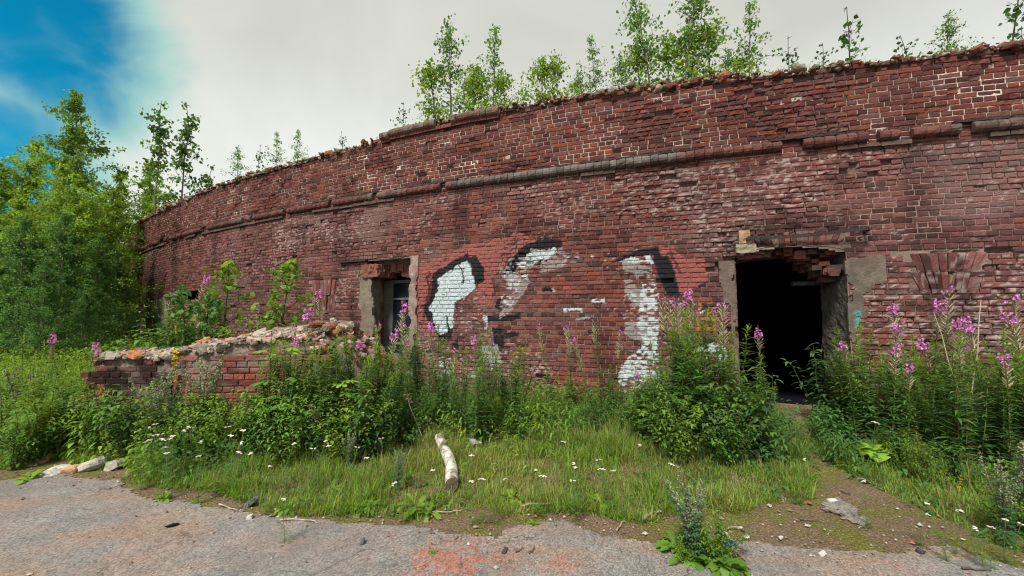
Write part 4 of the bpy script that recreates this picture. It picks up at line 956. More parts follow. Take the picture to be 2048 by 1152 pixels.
ground(); pavement(); fort()
def far_trees():
    K = [(lambda: birch('birch_tree', 21, 8.2, 2.3, 100, 14000, .075, GRN * .6 + LIM * .4, lo=.06, rad=.07, sub=4), 8.2), (lambda: birch('birch_tree', 22, 8.0, 2.9, 120, 17000, .08, LIM * 1.05, lo=.05, rad=.07, sub=4), 8.0),
         (lambda: birch('birch_tree', 23, 6.0, 2.2, 90, 11000, .075, DKG * .8 + GRN * .35, lo=.03, rad=.05, sub=4), 6.0), (lambda: birch('birch_tree', 24, 6.5, 1.3, 60, 2000, .08, GRN * .8, lo=.1, rad=.04, sub=2), 6.5)]
    kk = Kind(K)
    T = [(180, 190, 14.5, 0, 'tall pointed birch, highest tree on the far left against the sky'), (70, 285, 15.5, 1, 'bushy green birch left of the tallest pointed birch'), (128, 330, 12.5, 1, 'bright yellow-green birch in front of the tallest birch on the left'),
         (245, 345, 15.5, 1, 'bright green birch touching the far end of the brick wall'), (10, 330, 13.5, 0, 'green birch cut by the left edge of the photo'), (-60, 250, 17, 0, 'tall birch beyond the left edge of the photo'),
         (55, 440, 9.6, 2, 'dark green young birch filling the shade at the left edge'), (150, 350, 12.0, 1, 'bright yellow-green birch in the middle of the left tree mass'), (215, 385, 13.5, 1, 'bright yellow-green birch close to the far end of the parapet'), (30, 400, 11.5, 1, 'yellow-green birch low at the left edge'), (135, 430, 10.6, 2, 'dark green young birch in the middle of the shaded thicket'), (205, 470, 11.5, 2, 'dark leafy birch beside the far end of the brick wall'), (-20, 480, 8.6, 2, 'dark low birch at the very edge of the thicket'),
         (240, 520, 13.2, 2, 'dark low birch hugging the shaded end of the brick wall'), (95, 520, 8.8, 2, 'low dark birch in front of the shaded thicket'), (175, 560, 9.6, 2, 'shortest dark birch before the shaded thicket'),
         (322, 200, 18.5, 3, 'thin open birch standing behind the wall, left of its twin'), (378, 205, 19.5, 3, 'thin open birch standing behind the wall, right of its twin'), (300, 330, 20, 1, 'green birch just showing above the far end of the parapet'), (420, 330, 20.5, 3, 'low sparse birch peeping over the parapet beside the thin twins')]
    for px, top, Y, w, lab in T:
        loc, h = spot(px, top, Y); kk.put(loc, h, lab, 'tree', 'birches left of and behind the wall', which=w)
    # saplings rooted on the wall top
    KS = [(lambda: birch('birch_sapling', 31, 2.0, .75, 40, 900, .048, GRN * 1.1, bark=(.10, .08, .07), lo=.08, rad=.014, shape=.7, sub=2), 2.0), (lambda: birch('birch_sapling', 32, 2.0, .42, 36, 700, .048, GRN * 1.05, bark=(.10, .08, .07), lo=.08, rad=.012, shape=.45, sub=2), 2.0),
          (lambda: birch('birch_sapling', 33, 1.2, .62, 30, 900, .047, LIM * .95, bark=(.10, .08, .07), lo=.05, rad=.012, shape=.6, sub=2), 1.2), (lambda: birch('birch_sapling', 34, 1.2, .3, 12, 70, .06, DKG, bark=(.06, .05, .05), lo=.2, rad=.008, shape=.5, sub=1), 1.2)]
    ks = Kind(KS)
    T = [(905, 50, 222, 0, 8.6, 'open birch sapling, left one of the pair on the wall top near the middle'), (985, 50, 212, 1, 8.4, 'slim pointed birch sapling, right one of the pair on the wall top near the middle'), (945, 120, 217, 2, 8.6, 'yellow-green birch sapling between the pair on the wall top'), (1010, 150, 210, 2, 8.2, 'low birch sapling spreading at the foot of the slim pointed one'),
         (1085, 118, 200, 2, 7.9, 'bushy bright green sapling on the wall top, left of the notched stones'), (1120, 108, 196, 2, 7.9, 'bushy bright green sapling on the wall top with the taller tip'), (1196, 75, 184, 1, 7.7, 'dark narrow sapling standing alone on the wall top'), (1240, 118, 180, 0, 7.6, 'small dark sapling right beside the narrow one on the wall top'),
         (1300, -20, 172, 0, 7.4, 'tall sapling cut by the top of the photo, first of the tallest three'), (1355, -40, 166, 0, 7.4, 'tallest and fullest sapling on the wall, crown leaving the photo'), (1415, 40, 160, 2, 7.3, 'green sapling filling the right flank of the tallest one'), (1490, 5, 148, 1, 7.1, 'tall narrow sapling above the left of the doorway'),
         (878, 130, 228, 2, 8.9, 'low yellow-green sapling left of the open one near the middle'), (965, 165, 215, 2, 8.8, 'lowest green sapling tucked under the middle pair'), (1150, 140, 190, 0, 8.0, 'loose green sapling right of the bushy bright ones'), (1330, 60, 168, 2, 7.6, 'leafy sapling filling the gap inside the tallest three'), (1385, 20, 164, 0, 7.7, 'open sapling behind the fullest one, right of its stem'), (1285, 90, 176, 2, 7.5, 'green sapling low on the left of the tallest three'), (1450, 95, 154, 0, 7.3, 'low open sapling between the tallest three and the narrow one'),
         (1575, 75, 140, 3, 6.9, 'tiny bare sapling with few leaves above the doorway'), (1640, 85, 135, 3, 6.8, 'few-leaved twig standing on the wall above the doorway'), (1690, 18, 130, 3, 6.8, 'thin wispy sapling with drooping tip above the doorway'), (1820, 50, 118, 3, 6.6, 'small sapling, left one of the pair near the right end of the wall'), (1885, 25, 108, 0, 6.5, 'small dark sapling, right one of the pair near the right end of the wall'),
         (1995, -30, 96, 3, 6.2, 'leafy twig hanging in at the top right corner'), (2035, 50, 92, 3, 6.2, 'tiny twig on the wall at the right edge'), (805, 205, 258, 3, 9.3, 'lone small sapling left of the rounded coping'), (688, 262, 300, 3, 10.0, 'tiny twig on the parapet left of the coping'),
         (598, 258, 322, 1, 10.8, 'very thin sapling on the parapet, right one of two'), (558, 268, 333, 1, 11.2, 'very thin sapling on the parapet, left one of two'), (515, 285, 345, 3, 11.6, 'small leafy sapling on the parapet beside the pair of very thin ones'), (480, 292, 356, 0, 12.0, 'wider small sapling on the far parapet')]
    for px, top, base, w, Y, lab in T:
        s, _ = wsz(px, base); zb = float(topz(s)) - .05
        p = at(px, top, Y); h = p[2] - zb
        ks.put((p[0], Y, zb), h, lab, 'sapling', 'saplings growing on the wall top', which=w, tilt=(random.gauss(0, .08), random.gauss(0, .08)))
far_trees()

FWK = Kind([(lambda: fireweed('flower', 41), 1.5), (lambda: fireweed('flower', 42), 1.5), (lambda: fireweed('flower', 43), 1.5), (lambda: fireweed('flower', 44), 1.5)])
FWP = Kind([(lambda: fireweed('pods', 51), 1.5), (lambda: fireweed('pods', 52), 1.5), (lambda: fireweed('pods', 53), 1.5)])
FWL = Kind([(lambda: fireweed('leafy', 61, 1.2), 1.2), (lambda: fireweed('leafy', 62, 1.2), 1.2), (lambda: fireweed('leafy', 63, 1.2), 1.2), (lambda: fireweed('leafy', 64, 1.2), 1.2)])
FWY = Kind([(lambda: fireweed('leafy', 65, 1.2, LIM * .8 + GRN * .2), 1.2), (lambda: fireweed('leafy', 66, 1.2, LIM * .6 + GRN * .4), 1.2), (lambda: fireweed('leafy', 67, 1.2, LIM), 1.2)])
MUG = Kind([(lambda: mugwort(71), 1.0), (lambda: mugwort(72), 1.0), (lambda: mugwort(73), 1.0)])
YAR = Kind([(lambda: yarrow(81), .45), (lambda: yarrow(82), .45), (lambda: yarrow(83), .45), (lambda: yarrow(84), .45)])
SPK = Kind([(lambda: yellow_spike(91), .7), (lambda: yellow_spike(92), .7)])
ROW = Kind([(lambda: pinnate_bush(101), 1.1), (lambda: pinnate_bush(102, 1.1, .6, 11), 1.1), (lambda: pinnate_bush(103, 1.1, .45, 8), 1.1)])
SHR = Kind([(lambda: broad_bush(111, .9, .45, 10, .066), .9), (lambda: broad_bush(112, .9, .5, 12, .055, col=GRN * .8 + DKG * .2, nl=54), .9), (lambda: broad_bush(113, .9, .45, 12, .046, col=LIM * .6 + GRN * .4, nl=60), .9), (lambda: broad_bush(114, .9, .4, 10, .085, col=DKG, wr=.2), .9), (lambda: broad_bush(115, .9, .5, 14, .048, col=LIM, nl=54), .9), (lambda: broad_bush(116, .9, .5, 13, .06, col=LIM * .35 + GRN * .65, nl=50, wr=.2), .9)])
YNG = Kind([(lambda: birch('young_tree', 117, 1.3, .5, 26, 420, .058, LIM * .7 + GRN * .3, bark=(.05, .04, .035), lo=.2, rad=.012, hang=.1, sub=2), 1.3), (lambda: birch('young_tree', 118, 1.3, .55, 26, 480, .065, GRN * .5 + DKG * .5, bark=(.05, .04, .035), lo=.15, rad=.012, hang=.1, sub=2), 1.3)])
MAP = Kind([(lambda: maple_sapling(121), .8), (lambda: maple_sapling(122), .8)])
ROS = Kind([(lambda: rosette(131), .2), (lambda: rosette(132), .2), (lambda: rosette(133, n=22), .2), (lambda: rosette(134, n=30, col=GRN * .7 + LIM * .3), .2), (lambda: rosette(135, n=7, name='burdock', col=LIM * 1.15, wr=.40, elev=.6), .2)])
def lean(a=.05): return (random.gauss(0, a), random.gauss(0, a))
def plants():
    # flowering and podded fireweeds: (px, top, depth, pods?)
    R_ = [(1702, 672, 4.9, 0), (1750, 632, 5.0, 0), (1768, 676, 4.4, 0), (1790, 596, 5.2, 0), (1803, 716, 4.3, 0), (1846, 588, 5.0, 0), (1880, 572, 5.3, 1), (1872, 668, 4.5, 0), (1902, 626, 4.9, 0), (1915, 660, 4.3, 1), (1932, 676, 4.6, 0), (1952, 622, 4.8, 0), (1978, 628, 4.5, 0), (2000, 698, 4.0, 0), (2026, 582, 4.4, 1), (2046, 600, 4.2, 1), (2075, 610, 4.3, 0)]
    for i, (px, top, Y, k) in enumerate(R_):
        loc, h = spot(px, top, Y); lab = (f'{ORD[i]} tall fireweed right of the black doorway, ' + ('with pale seed pods' if k else 'with a magenta flower spike'))
        (FWP if k else FWK).put(loc, h, lab, 'wildflower', 'tall fireweeds right of the doorway', tilt=lean(.04))
    C_ = [(1105, 560 + 85, 6.1, 1, .0), (1143, 648, 6.2, 1, 0), (1202, 626, 6.2, 1, 0), (1230, 658, 6.0, 1, 0), (1258, 738, 5.0, 0, 0), (1260, 664, 5.2, 1, -.32), (1345, 588, 5.5, 1, 0), (1388, 566, 5.4, 0, 0), (1452, 612, 5.4, 1, 0), (1482, 648, 5.3, 0, .12), (1072, 730, 5.8, 0, 0)]
    C_.sort()
    for i, (px, top, Y, k, tl) in enumerate(C_):
        loc, h = spot(px - tl * -180, top, Y); lab = f'{ORD[i]} thin fireweed between graffiti and doorway, ' + ('with straw-coloured pods' if k else 'with a small magenta flower')
        (FWP if k else FWK).put(loc, h, lab, 'wildflower', 'thin fireweeds before the graffiti', tilt=(random.gauss(0, .03), tl + random.gauss(0, .03)))
    L_ = [(610, 608, 5.5, 0), (640, 568, 7.6, 0), (602, 664, 4.9, 0), (682, 672, 5.0, 0), (722, 690, 5.2, 0), (745, 640, 6.4, 1), (778, 648, 5.0, 0), (793, 590, 5.7, 0), (822, 640, 5.4, 1), (838, 668, 5.4, 0), (862, 632, 5.8, 0), (905, 690, 5.6, 1), (958, 664, 5.7, 0), (985, 672, 5.9, 0), (1000, 720, 5.3, 1), (968, 742, 5.0, 0), (930, 710, 5.1, 1)]
    L_.sort()
    for i, (px, top, Y, k) in enumerate(L_):
        loc, h = spot(px, top, Y); lab = f'{ORD[i]} fireweed before the window and white graffiti, ' + ('gone to pale pods' if k else 'with magenta flowers at its tip')
        (FWP if k else FWK).put(loc, h, lab, 'wildflower', 'fireweeds before the window', tilt=lean())
    for (px, top, Y, lab) in ((110, 660, 5.6, 'fireweed with a drooping purple head above the yellow-green thicket'), (175, 678, 5.8, 'fireweed with a small purple head left of the low ruined wall'), (200, 690, 5.5, 'fireweed with purple buds right against the low ruined wall'), (332, 578, 8.6, 'fireweed with a purple head behind the low ruined wall'), (378, 540, 9.2, 'fireweed with a purple head beside the small black wall hole')):
        loc, h = spot(px, top, Y); FWK.put(loc, h, lab, 'wildflower', 'purple fireweeds on the left', tilt=lean())
    # leafy stems without flowers
    G = 'leafy green fireweed clump without flowers in the thicket right of the doorway'
    r = np.random.default_rng(77)
    def fill(kind, n, box, hs, lab, cat, grp, poly=None, a=.06):
        k = 0; t = 0
        while k < n and t < n * 60:
            t += 1; x, y = r.uniform(*box[0]), r.uniform(*box[1])
            if poly is not None and not inpoly(np.array([x]), np.array([y]), poly)[0]: continue
            if math.hypot(x - CX, y - CY) < RW + .12: continue
            if -5.5 < x < -1.9 and 5.05 < y < 6.2: continue
            f_ = min(1, max(0, ((x - 2.75) * 1.5 + (y - 3.5) * 2.4) / 8.01)); dp = math.hypot(x - 2.75 - 1.5 * f_, y - 3.5 - 2.4 * f_)
            if dp < (.62 if kind is ROW else .42 if kind is SHR else .3): continue
            kind.put((x, y, float(gz(x, y)) - .02), r.uniform(*hs), lab, cat, grp, tilt=lean(a)); k += 1
    fill(FWL, 74, ((4.2, 7.4), (3.5, 5.6)), (1.05, 1.55), G, 'wildflower', 'leafy fireweeds right of the doorway', [(4.1, 5.7), (4.3, 4.6), (4.55, 3.9), (5.4, 3.5), (7.4, 3.4), (7.4, 5.3), (5, 5.9)])
    fill(FWL, 4, ((4.05, 4.6), (5.2, 5.75)), (.85, 1.15), 'leafy green fireweed stem at the foot of the grey door jamb', 'wildflower', 'leafy fireweeds at the door jamb')
    fill(FWL, 40, ((-3.0, .1), (4.9, 7.2)), (.55, 1.5), 'leafy green fireweed stem among the flowering ones before the window', 'wildflower', 'leafy fireweeds before the window')
    fill(FWL, 20, ((.3, 3.0), (5.0, 6.4)), (.45, .9), 'leafy green fireweed stem at the wall foot below the worn graffiti', 'wildflower', 'leafy fireweeds below the graffiti')
    fill(FWY, 28, ((-7.6, -4.7), (4.5, 6.8)), (.7, 1.2), 'leafy yellow-green stem in the thicket left of the low ruined wall', 'weed', 'leafy stems left of the ruin')
    fill(SHR, 44, ((-8.5, -4.4), (4.2, 8)), (.45, .9), 'low leafy shrub in the weedy bank left of the low ruined wall', 'shrub', 'low shrubs on the weedy bank')
    fill(SHR, 70, ((-5.5, -1.3), (4.35, 5.03)), (.5, 1.02), 'low leafy shrub at the foot of the low ruined wall', 'shrub', 'low shrubs below the ruin')
    fill(SHR, 24, ((-1.8, 2.0), (4.9, 6.6)), (.25, .75), 'low leafy shrub in the weeds below the graffiti', 'shrub', 'low shrubs below the graffiti')
    fill(FWL, 9, ((2.0, 2.72), (4.8, 5.4)), (1.45, 1.8), 'tall leafy fireweed stem topping the mound left of the doorway', 'wildflower', 'tallest leafy fireweeds in the mound')
    fill(FWP, 7, ((1.9, 2.75), (4.8, 5.4)), (1.5, 1.85), 'straw-podded fireweed rising from the mound left of the doorway', 'wildflower', 'podded fireweeds in the mound')
    fill(SHR, 12, ((1.6, 2.85), (4.2, 5.4)), (.7, 1.15), 'loose leafy shrub in the mound left of the doorway', 'shrub', 'loose shrubs in the mound')
    fill(ROW, 4, ((1.6, 2.85), (4.3, 5.4)), (.8, 1.15), 'tall feathery bush at the top of the mound left of the doorway', 'shrub', 'tall feathery bushes left of the doorway')
    fill(FWL, 14, ((1.7, 2.9), (4.4, 5.6)), (1.0, 1.5), 'leafy fireweed stem rising from the mound left of the doorway', 'wildflower', 'leafy fireweeds in the mound')
    fill(FWL, 26, ((-3.1, -1.4), (4.6, 5.6)), (1.05, 1.5), 'leafy fireweed stem at the right end of the low ruined wall', 'wildflower', 'leafy fireweeds at the end of the ruin')
    fill(SHR, 18, ((-8.6, -4.2), (6.6, 9.0)), (.7, 1.15), 'dense leafy shrub between the low ruined wall and the fort', 'shrub', 'shrubs behind the ruin')
    fill(ROW, 15, ((1.6, 3.7), (3.9, 5.6)), (.45, .8), 'feathery dark green bush in the mound left of the doorway', 'shrub', 'feathery bushes left of the doorway', [(1.5, 5.6), (1.8, 4.4), (2.6, 3.9), (3.15, 4.1), (3.4, 4.6), (3.4, 5.5)])
    fill(SHR, 22, ((3.9, 5.4), (3.6, 5.4)), (.28, .5), 'low broad-leaved weed right of the path to the doorway', 'weed', 'low weeds right of the path', VEG_B)
    fill(SHR, 40, ((3.6, 7.0), (2.5, 4.0)), (.25, .5), 'low weed in the front edge of the thicket at the right', 'weed', 'low weeds at the right front', VEG_B)
    for (K_, px, top, Y, lab, cat, wh) in (
        (ROW, 1405, 690, 5.0, 'tallest feathery rowan bush, left of the black doorway', 'shrub', 1), (FWL, 1530, 742, 5.2, 'leafy stem standing against the dark of the doorway', 'weed', 0), (SHR, 1638, 668, 5.6, 'dark willow-like shoot against the right side of the doorway', 'shrub', 3), (FWL, 1680, 735, 5.4, 'leafy fireweed before the grey plaster jamb', 'wildflower', 1),
        (MAP, 575, 706, 4.7, 'maple sapling with a flat yellow-green top before the low ruined wall', 'sapling', 0), (MAP, 690, 762, 4.6, 'maple sapling with bright leaves right of the low ruined wall', 'sapling', 1),
        (YNG, 385, 578, 7.4, 'dark shrub behind the low ruined wall', 'shrub', 1), (SHR, 300, 600, 7.2, 'broad-leaved shrub behind the left end of the low ruined wall', 'shrub', 0), (SHR, 345, 610, 6.9, 'glossy-leaved shrub just behind the rubble of the low ruined wall', 'shrub', 1), (YNG, 450, 524, 8.4, 'tall yellow-green shrub against the brick wall behind the ruin', 'shrub', 0), (YNG, 555, 518, 8.0, 'bright green shrub on the rubble against the brick wall', 'shrub', 0), (SHR, 510, 590, 7.8, 'small green shrub between the two taller ones behind the ruin', 'shrub', 2), (YNG, 420, 590, 8.0, 'dark low shrub under the tall yellow-green one behind the ruin', 'shrub', 1),
        (MUG, 310, 725, 4.55, 'pale grey-green mugwort before the sooty end of the ruin', 'weed', 0), (MUG, 410, 690, 4.75, 'tall hazy mugwort before the low ruined wall', 'weed', 1), (MUG, 350, 740, 4.8, 'mugwort between the two taller ones before the ruin', 'weed', 2), (MUG, 55, 720, 5.4, 'pale mugwort spire on the weedy bank at the left', 'weed', 0), (MUG, 20, 770, 5.2, 'mugwort at the left edge of the weedy bank', 'weed', 1), (MUG, 1395, 915, 2.72, 'tall mugwort leaning over the edge of the asphalt', 'weed', 2), (MUG, 2030, 850, 3.0, 'pale feathery mugwort at the right edge', 'weed', 0), (MUG, 2000, 900, 2.9, 'lower pale mugwort near the right edge', 'weed', 1), (MUG, 640, 800, 4.5, 'pale mugwort leaning in the weeds right of the ruin', 'weed', 2), (MUG, 1030, 720, 5.7, 'pale dry mugwort below the graffiti', 'weed', 0), (MUG, 700, 850, 4.2, 'small pale mugwort in the grass left of the log', 'weed', 1), (MUG, 795, 885, 3.75, 'small mugwort spire beside the pale log', 'weed', 2),
        (SHR, 1390, 1010, 2.75, 'nettle-like weed at the foot of the leaning mugwort', 'weed', 5), (SHR, 1432, 1000, 2.72, 'green weed right of the leaning mugwort, above the rosettes', 'weed', 1), (SHR, 1362, 1035, 2.76, 'green weed left of the leaning mugwort, above the rosettes', 'weed', 0), (SHR, 1425, 1040, 2.7, 'small leafy weed in the middle of the clump in the asphalt', 'weed', 4), (SHR, 1365, 1075, 2.72, 'small leafy weed at the left of the clump in the asphalt', 'weed', 4), (MUG, 1375, 960, 2.78, 'second mugwort stem beside the leaning one', 'weed', 1),
        (SPK, 357, 648, 5.9, 'yellow flower spike on the rubble of the low ruined wall', 'wildflower', 0), (SPK, 410, 662, 5.9, 'smaller yellow flower spike on the rubble', 'wildflower', 1), (SPK, 352, 700, 5.2, 'low yellow flower at the corner of the ruin', 'wildflower', 1), (SPK, 10, 848, 4.6, 'yellow flower spike at the left edge', 'wildflower', 0), (SPK, 155, 795, 5.0, 'yellow flower in the weedy bank', 'wildflower', 1), (SPK, 925, 852, 4.6, 'yellow flower in the grass behind the log', 'wildflower', 0), (SPK, 1075, 838, 4.8, 'yellow flower in the grass right of the log', 'wildflower', 1), (SPK, 1900, 945, 3.3, 'small yellow flower in the weeds at the right', 'wildflower', 1)):
        z0 = None
        if lab.endswith('the rubble of the low ruined wall') or lab.endswith('yellow flower spike on the rubble') : z0 = 1.1
        loc, h = spot(px, top, Y, z0); K_.put(loc, max(h, .2), lab, cat, None, rz=0 if Y < 2.9 and K_ is MUG else None, tilt=lean(.05) if not (Y < 2.9 and K_ is MUG) else (.08, -.30) if 'leaning over' in lab else (-.05, .16), which=wh)
    # yarrow heads, singly in the grass
    Yr = [(290, 885), (285, 868), (300, 880), (318, 868), (330, 880), (345, 858), (350, 868), (372, 855), (385, 850), (392, 858), (312, 848), (340, 895), (365, 838), (270, 858), (332, 905), (405, 878), (440, 870), (455, 882), (402, 912), (470, 895), (480, 860), (428, 848), (535, 932), (625, 885), (640, 890), (622, 902), (572, 995), (808, 955), (735, 918), (770, 880), (950, 955), (968, 960), (930, 905), (988, 955), (1070, 938), (1075, 942), (1145, 935), (1150, 948), (1160, 925), (1220, 940), (1243, 945), (1208, 915), (1300, 888), (1338, 920), (1128, 880), (1590, 915), (1728, 962), (1740, 836), (1835, 1000), (1888, 1030), (1905, 1016), (1960, 1040), (1975, 1045), (2022, 1045), (2000, 1030), (1945, 1022), (850, 940), (700, 900), (500, 905), (560, 890)]
    for i, (px, py) in enumerate(Yr):
        g0 = gpt(px, py + 95); Y = min(float(g0[1]), 5.2); loc, h = spot(px, py, Y)
        lab, grp = (('white yarrow head in the drift above the stones and rubble', 'yarrow at the left') if px < 500 else ('white yarrow head in the grass around the pale log', 'yarrow around the log') if px < 1320 else ('white yarrow head in the weeds right of the path', 'yarrow at the right'))
        YAR.put(loc, min(max(h, .18), .62), lab, 'wildflower', grp, tilt=lean(.08))
    # rosettes along the asphalt edge
    for i, (px, py, rad, lab) in enumerate(((1385, 1120, .19, 'dandelion rosette at the left of the clump in the asphalt'), (1440, 1135, .2, 'dandelion rosette in the middle of the clump in the asphalt'), (1352, 1098, .18, 'tall-leaved rosette leading the clump in the asphalt'), (1470, 1142, .13, 'small rosette at the right of the clump in the asphalt'), (1410, 1105, .2, 'rosette under the leaning mugwort'), (735, 1018, .2, 'dandelion rosette left of the log'), (830, 1020, .26, 'large dandelion rosette left of the log end'), (860, 1030, .16, 'small rosette before the log end'), (1020, 1000, .22, 'dandelion rosette right of the log'), (330, 1000, .13, 'low tuft of bright green leaves on the asphalt edge at the left'), (1068, 1050, .07, 'tiny grey-green tuft on the asphalt'), (575, 1022, .15, 'small bright rosette at the grass edge'), (655, 1018, .12, 'tiny bright rosette at the grass edge'), (1755, 935, .26, 'broad pale burdock leaf tuft by the path'), (1700, 940, .2, 'leafy dock tuft at the path edge'), (1660, 890, .22, 'leafy dock tuft right of the doorstep'), (866, 1108, .045, 'small loose tuft of green leaves lying on the asphalt'), (1415, 1128, .14, 'small rosette between the two larger ones in the clump in the asphalt'), (60, 960, .2, 'green rosette at the asphalt edge on the far left'), (660, 985, .2, 'leafy rosette in the grass edge'), (1200, 1010, .2, 'pale leafy rosette in the grass edge right of the log'))):
        x, y = gpt(px, py); ROS.put((x, y, .005 if py > 1000 else float(gz(x, y)) + .12 * ('burdock' in lab)), rad, lab, 'weed', which=4 if 'burdock' in lab else 3 if px > 1300 and px < 1500 else i % 3)
plants()

# ------------------------------------------------------------------ grass and undergrowth (uncountable)
def scatter(n, box, poly, r):
    x = r.uniform(*box[0], n); y = r.uniform(*box[1], n); k = inpoly(x + .08 * vnoise(x * 4, y * 4), y + .08 * vnoise(x * 4, y * 4, 5), poly)
    k &= np.hypot(x - CX, y - CY) > RW + .03; return x[k], y[k]
def grass():
    r = np.random.default_rng(99); mb = MB()
    for poly, box, n in ((VEG_A, ((-9, 4.4), (2.9, 7.6)), 430000), (VEG_B, ((3.4, 9), (2.3, 6)), 90000)):
        x, y = scatter(n, box, poly, r); m = len(x)
        tuft = .5 + .5 * vnoise(x * 5, y * 5, 1.); dens = sstep(fbm(x * 1.4, y * 1.4, 4.), -.75, 0)
        k = r.random(m) < (.35 + .65 * dens) * (.4 + .6 * tuft); x, y, tuft = x[k], y[k], tuft[k]; m = len(x)
        back = sstep(y, 3.4, 5.4)
        h = (.07 + .22 * tuft * r.uniform(.4, 1.25, m)) * (.75 + .6 * back) * (.75 + .5 * sstep(fbm(x * 2.2, y * 2.2, 12.), -.3, .4)); tall = r.random(m) < .085; h[tall] += r.uniform(.1, .3, tall.sum())
        d = rand_dirs(m, .45, 1); d[:, 2] += .6
        dry = sstep(fbm(x * 1.1, y * 1.6, 7.), -.05, .4) * sstep(x, -3.5, -1.5) * (1 - sstep(x, 2.5, 3.2)); dry = (r.random(m) < .12 + .45 * dry)[:, None]
        c = np.where(dry, cvar(m, (.30, .31, .08), .3, r), cvar(m, GRN * .3 + LIM * .7, .3, r))
        c[tall] = cvar(tall.sum(), (.24, .21, .10), .3, r)
        leaves(mb, np.stack([x, y, gz(x, y) - .01], 1), d, UPV, h, np.where(tall, .0016, .0028 + .0022 * r.random(m)), c, r.uniform(.1, .7, m), BLADE)
    o = mb.build('grass', M_leaf); tag(o, 'unmown green and straw-tinged grass between the asphalt and the brick wall', 'grass', None, 'stuff')
def undergrowth():
    r = np.random.default_rng(98); mb = MB(); st = MB()
    for poly, box, n in ((VEG_A, ((-16, 4.4), (3.2, 14)), 46000), (VEG_B, ((3.4, 9), (2.3, 6)), 12000)):
        x, y = scatter(n, box, poly, r); m = len(x)
        lush = np.maximum(sstep(y - .05 * x, 4.3, 5.4), sstep(-x, 2.2, 3.6) * sstep(y, 3.6, 4.4)); lush = np.maximum(lush, sstep(x, 1.7, 2.4) * sstep(y, 3.9, 4.6)); lush = np.maximum(lush, (x > 4) * sstep(x, 4.2, 5) * .9)
        clump = sstep(fbm(x * 1.6, y * 1.6, 9.), -.35, .25)
        k = r.random(m) < lush * (.25 + .75 * clump) + .05; x, y, lush, clump = x[k], y[k], lush[k], clump[k]; m = len(x)
        H = (.10 + .36 * lush * (.3 + .7 * clump)) * (1 + .35 * sstep(-x, 3, 6)) * (1 - .45 * (x > 4))
        g = gz(x, y); kind = fbm(x * .9, y * .9, 31.); hue = sstep(fbm(x * .7, y * .7, 15.) + .35 * sstep(-x, 3, 6) - .3 * sstep(x, 1, 2.5), -.2, .4)[:, None]
        base = (DKG * .7 + GRN * .3) * (1 - hue) + (LIM * .85 + GRN * .15) * hue
        for j in range(7):                    # each sprig: leaves up a short stem
            f = (j + 1) / 7; z = g + H * f * r.uniform(.8, 1.1, m); a = r.uniform(0, 2 * pi, m); q = r.uniform(.01, .07, m)
            d = np.stack([np.cos(a), np.sin(a), r.uniform(-.1, .5, m)], 1); L_ = np.where(kind > 0, .055, .085) * r.uniform(.6, 1.3, m) * (1.1 - .3 * f)
            c = base * r.uniform(.7, 1.3, (m, 1)) * (1 + .15 * f)
            leaves(mb, np.stack([x + q * np.cos(a), y + q * np.sin(a), z], 1), d, UPV, L_, L_ * np.where(kind > 0, .34, .15), c, r.uniform(.2, .9, m), ((0, .2), (.3, 1), (.65, .75), (1, .04)), fold=.2)
    o = mb.build('undergrowth', M_leaf); tag(o, 'tangled low green undergrowth along the foot of the brick wall', 'undergrowth', None, 'stuff')
def wall_top_weeds():
    r = np.random.default_rng(97); mb = MB(); n = 16000
    s = r.uniform(S0, S1, n); k = sstep(fbm(s * 1.3, 3.), -.15, .45) > r.random(n); s = s[k]; n = len(s); d = -np.abs(r.normal(0, .3, n)) - .02
    p = wxyz(s, topz(s) + .04 + .1 * sstep(-d, 0, .6), d); dr = rand_dirs(n, .1, 1); dr[:, 2] += .5; br = r.random(n) < .45
    c = np.where((r.random(n) < .35)[:, None], cvar(n, (.26, .23, .09), .3, r), cvar(n, LIM * .6 + GRN * .3, .3, r))
    leaves(mb, p, dr, UPV, np.where(br, r.uniform(.03, .06, n), r.uniform(.06, .2, n)), np.where(br, .013, .0022), c, r.uniform(.1, .8, n), ((0, .4), (.35, 1), (.7, .7), (1, .05)))
    o = mb.build('wall_top_weeds', M_leaf); tag(o, 'thin grass and small weeds growing along the broken top of the brick wall', 'weeds', None, 'stuff')
grass(); undergrowth(); wall_top_weeds()

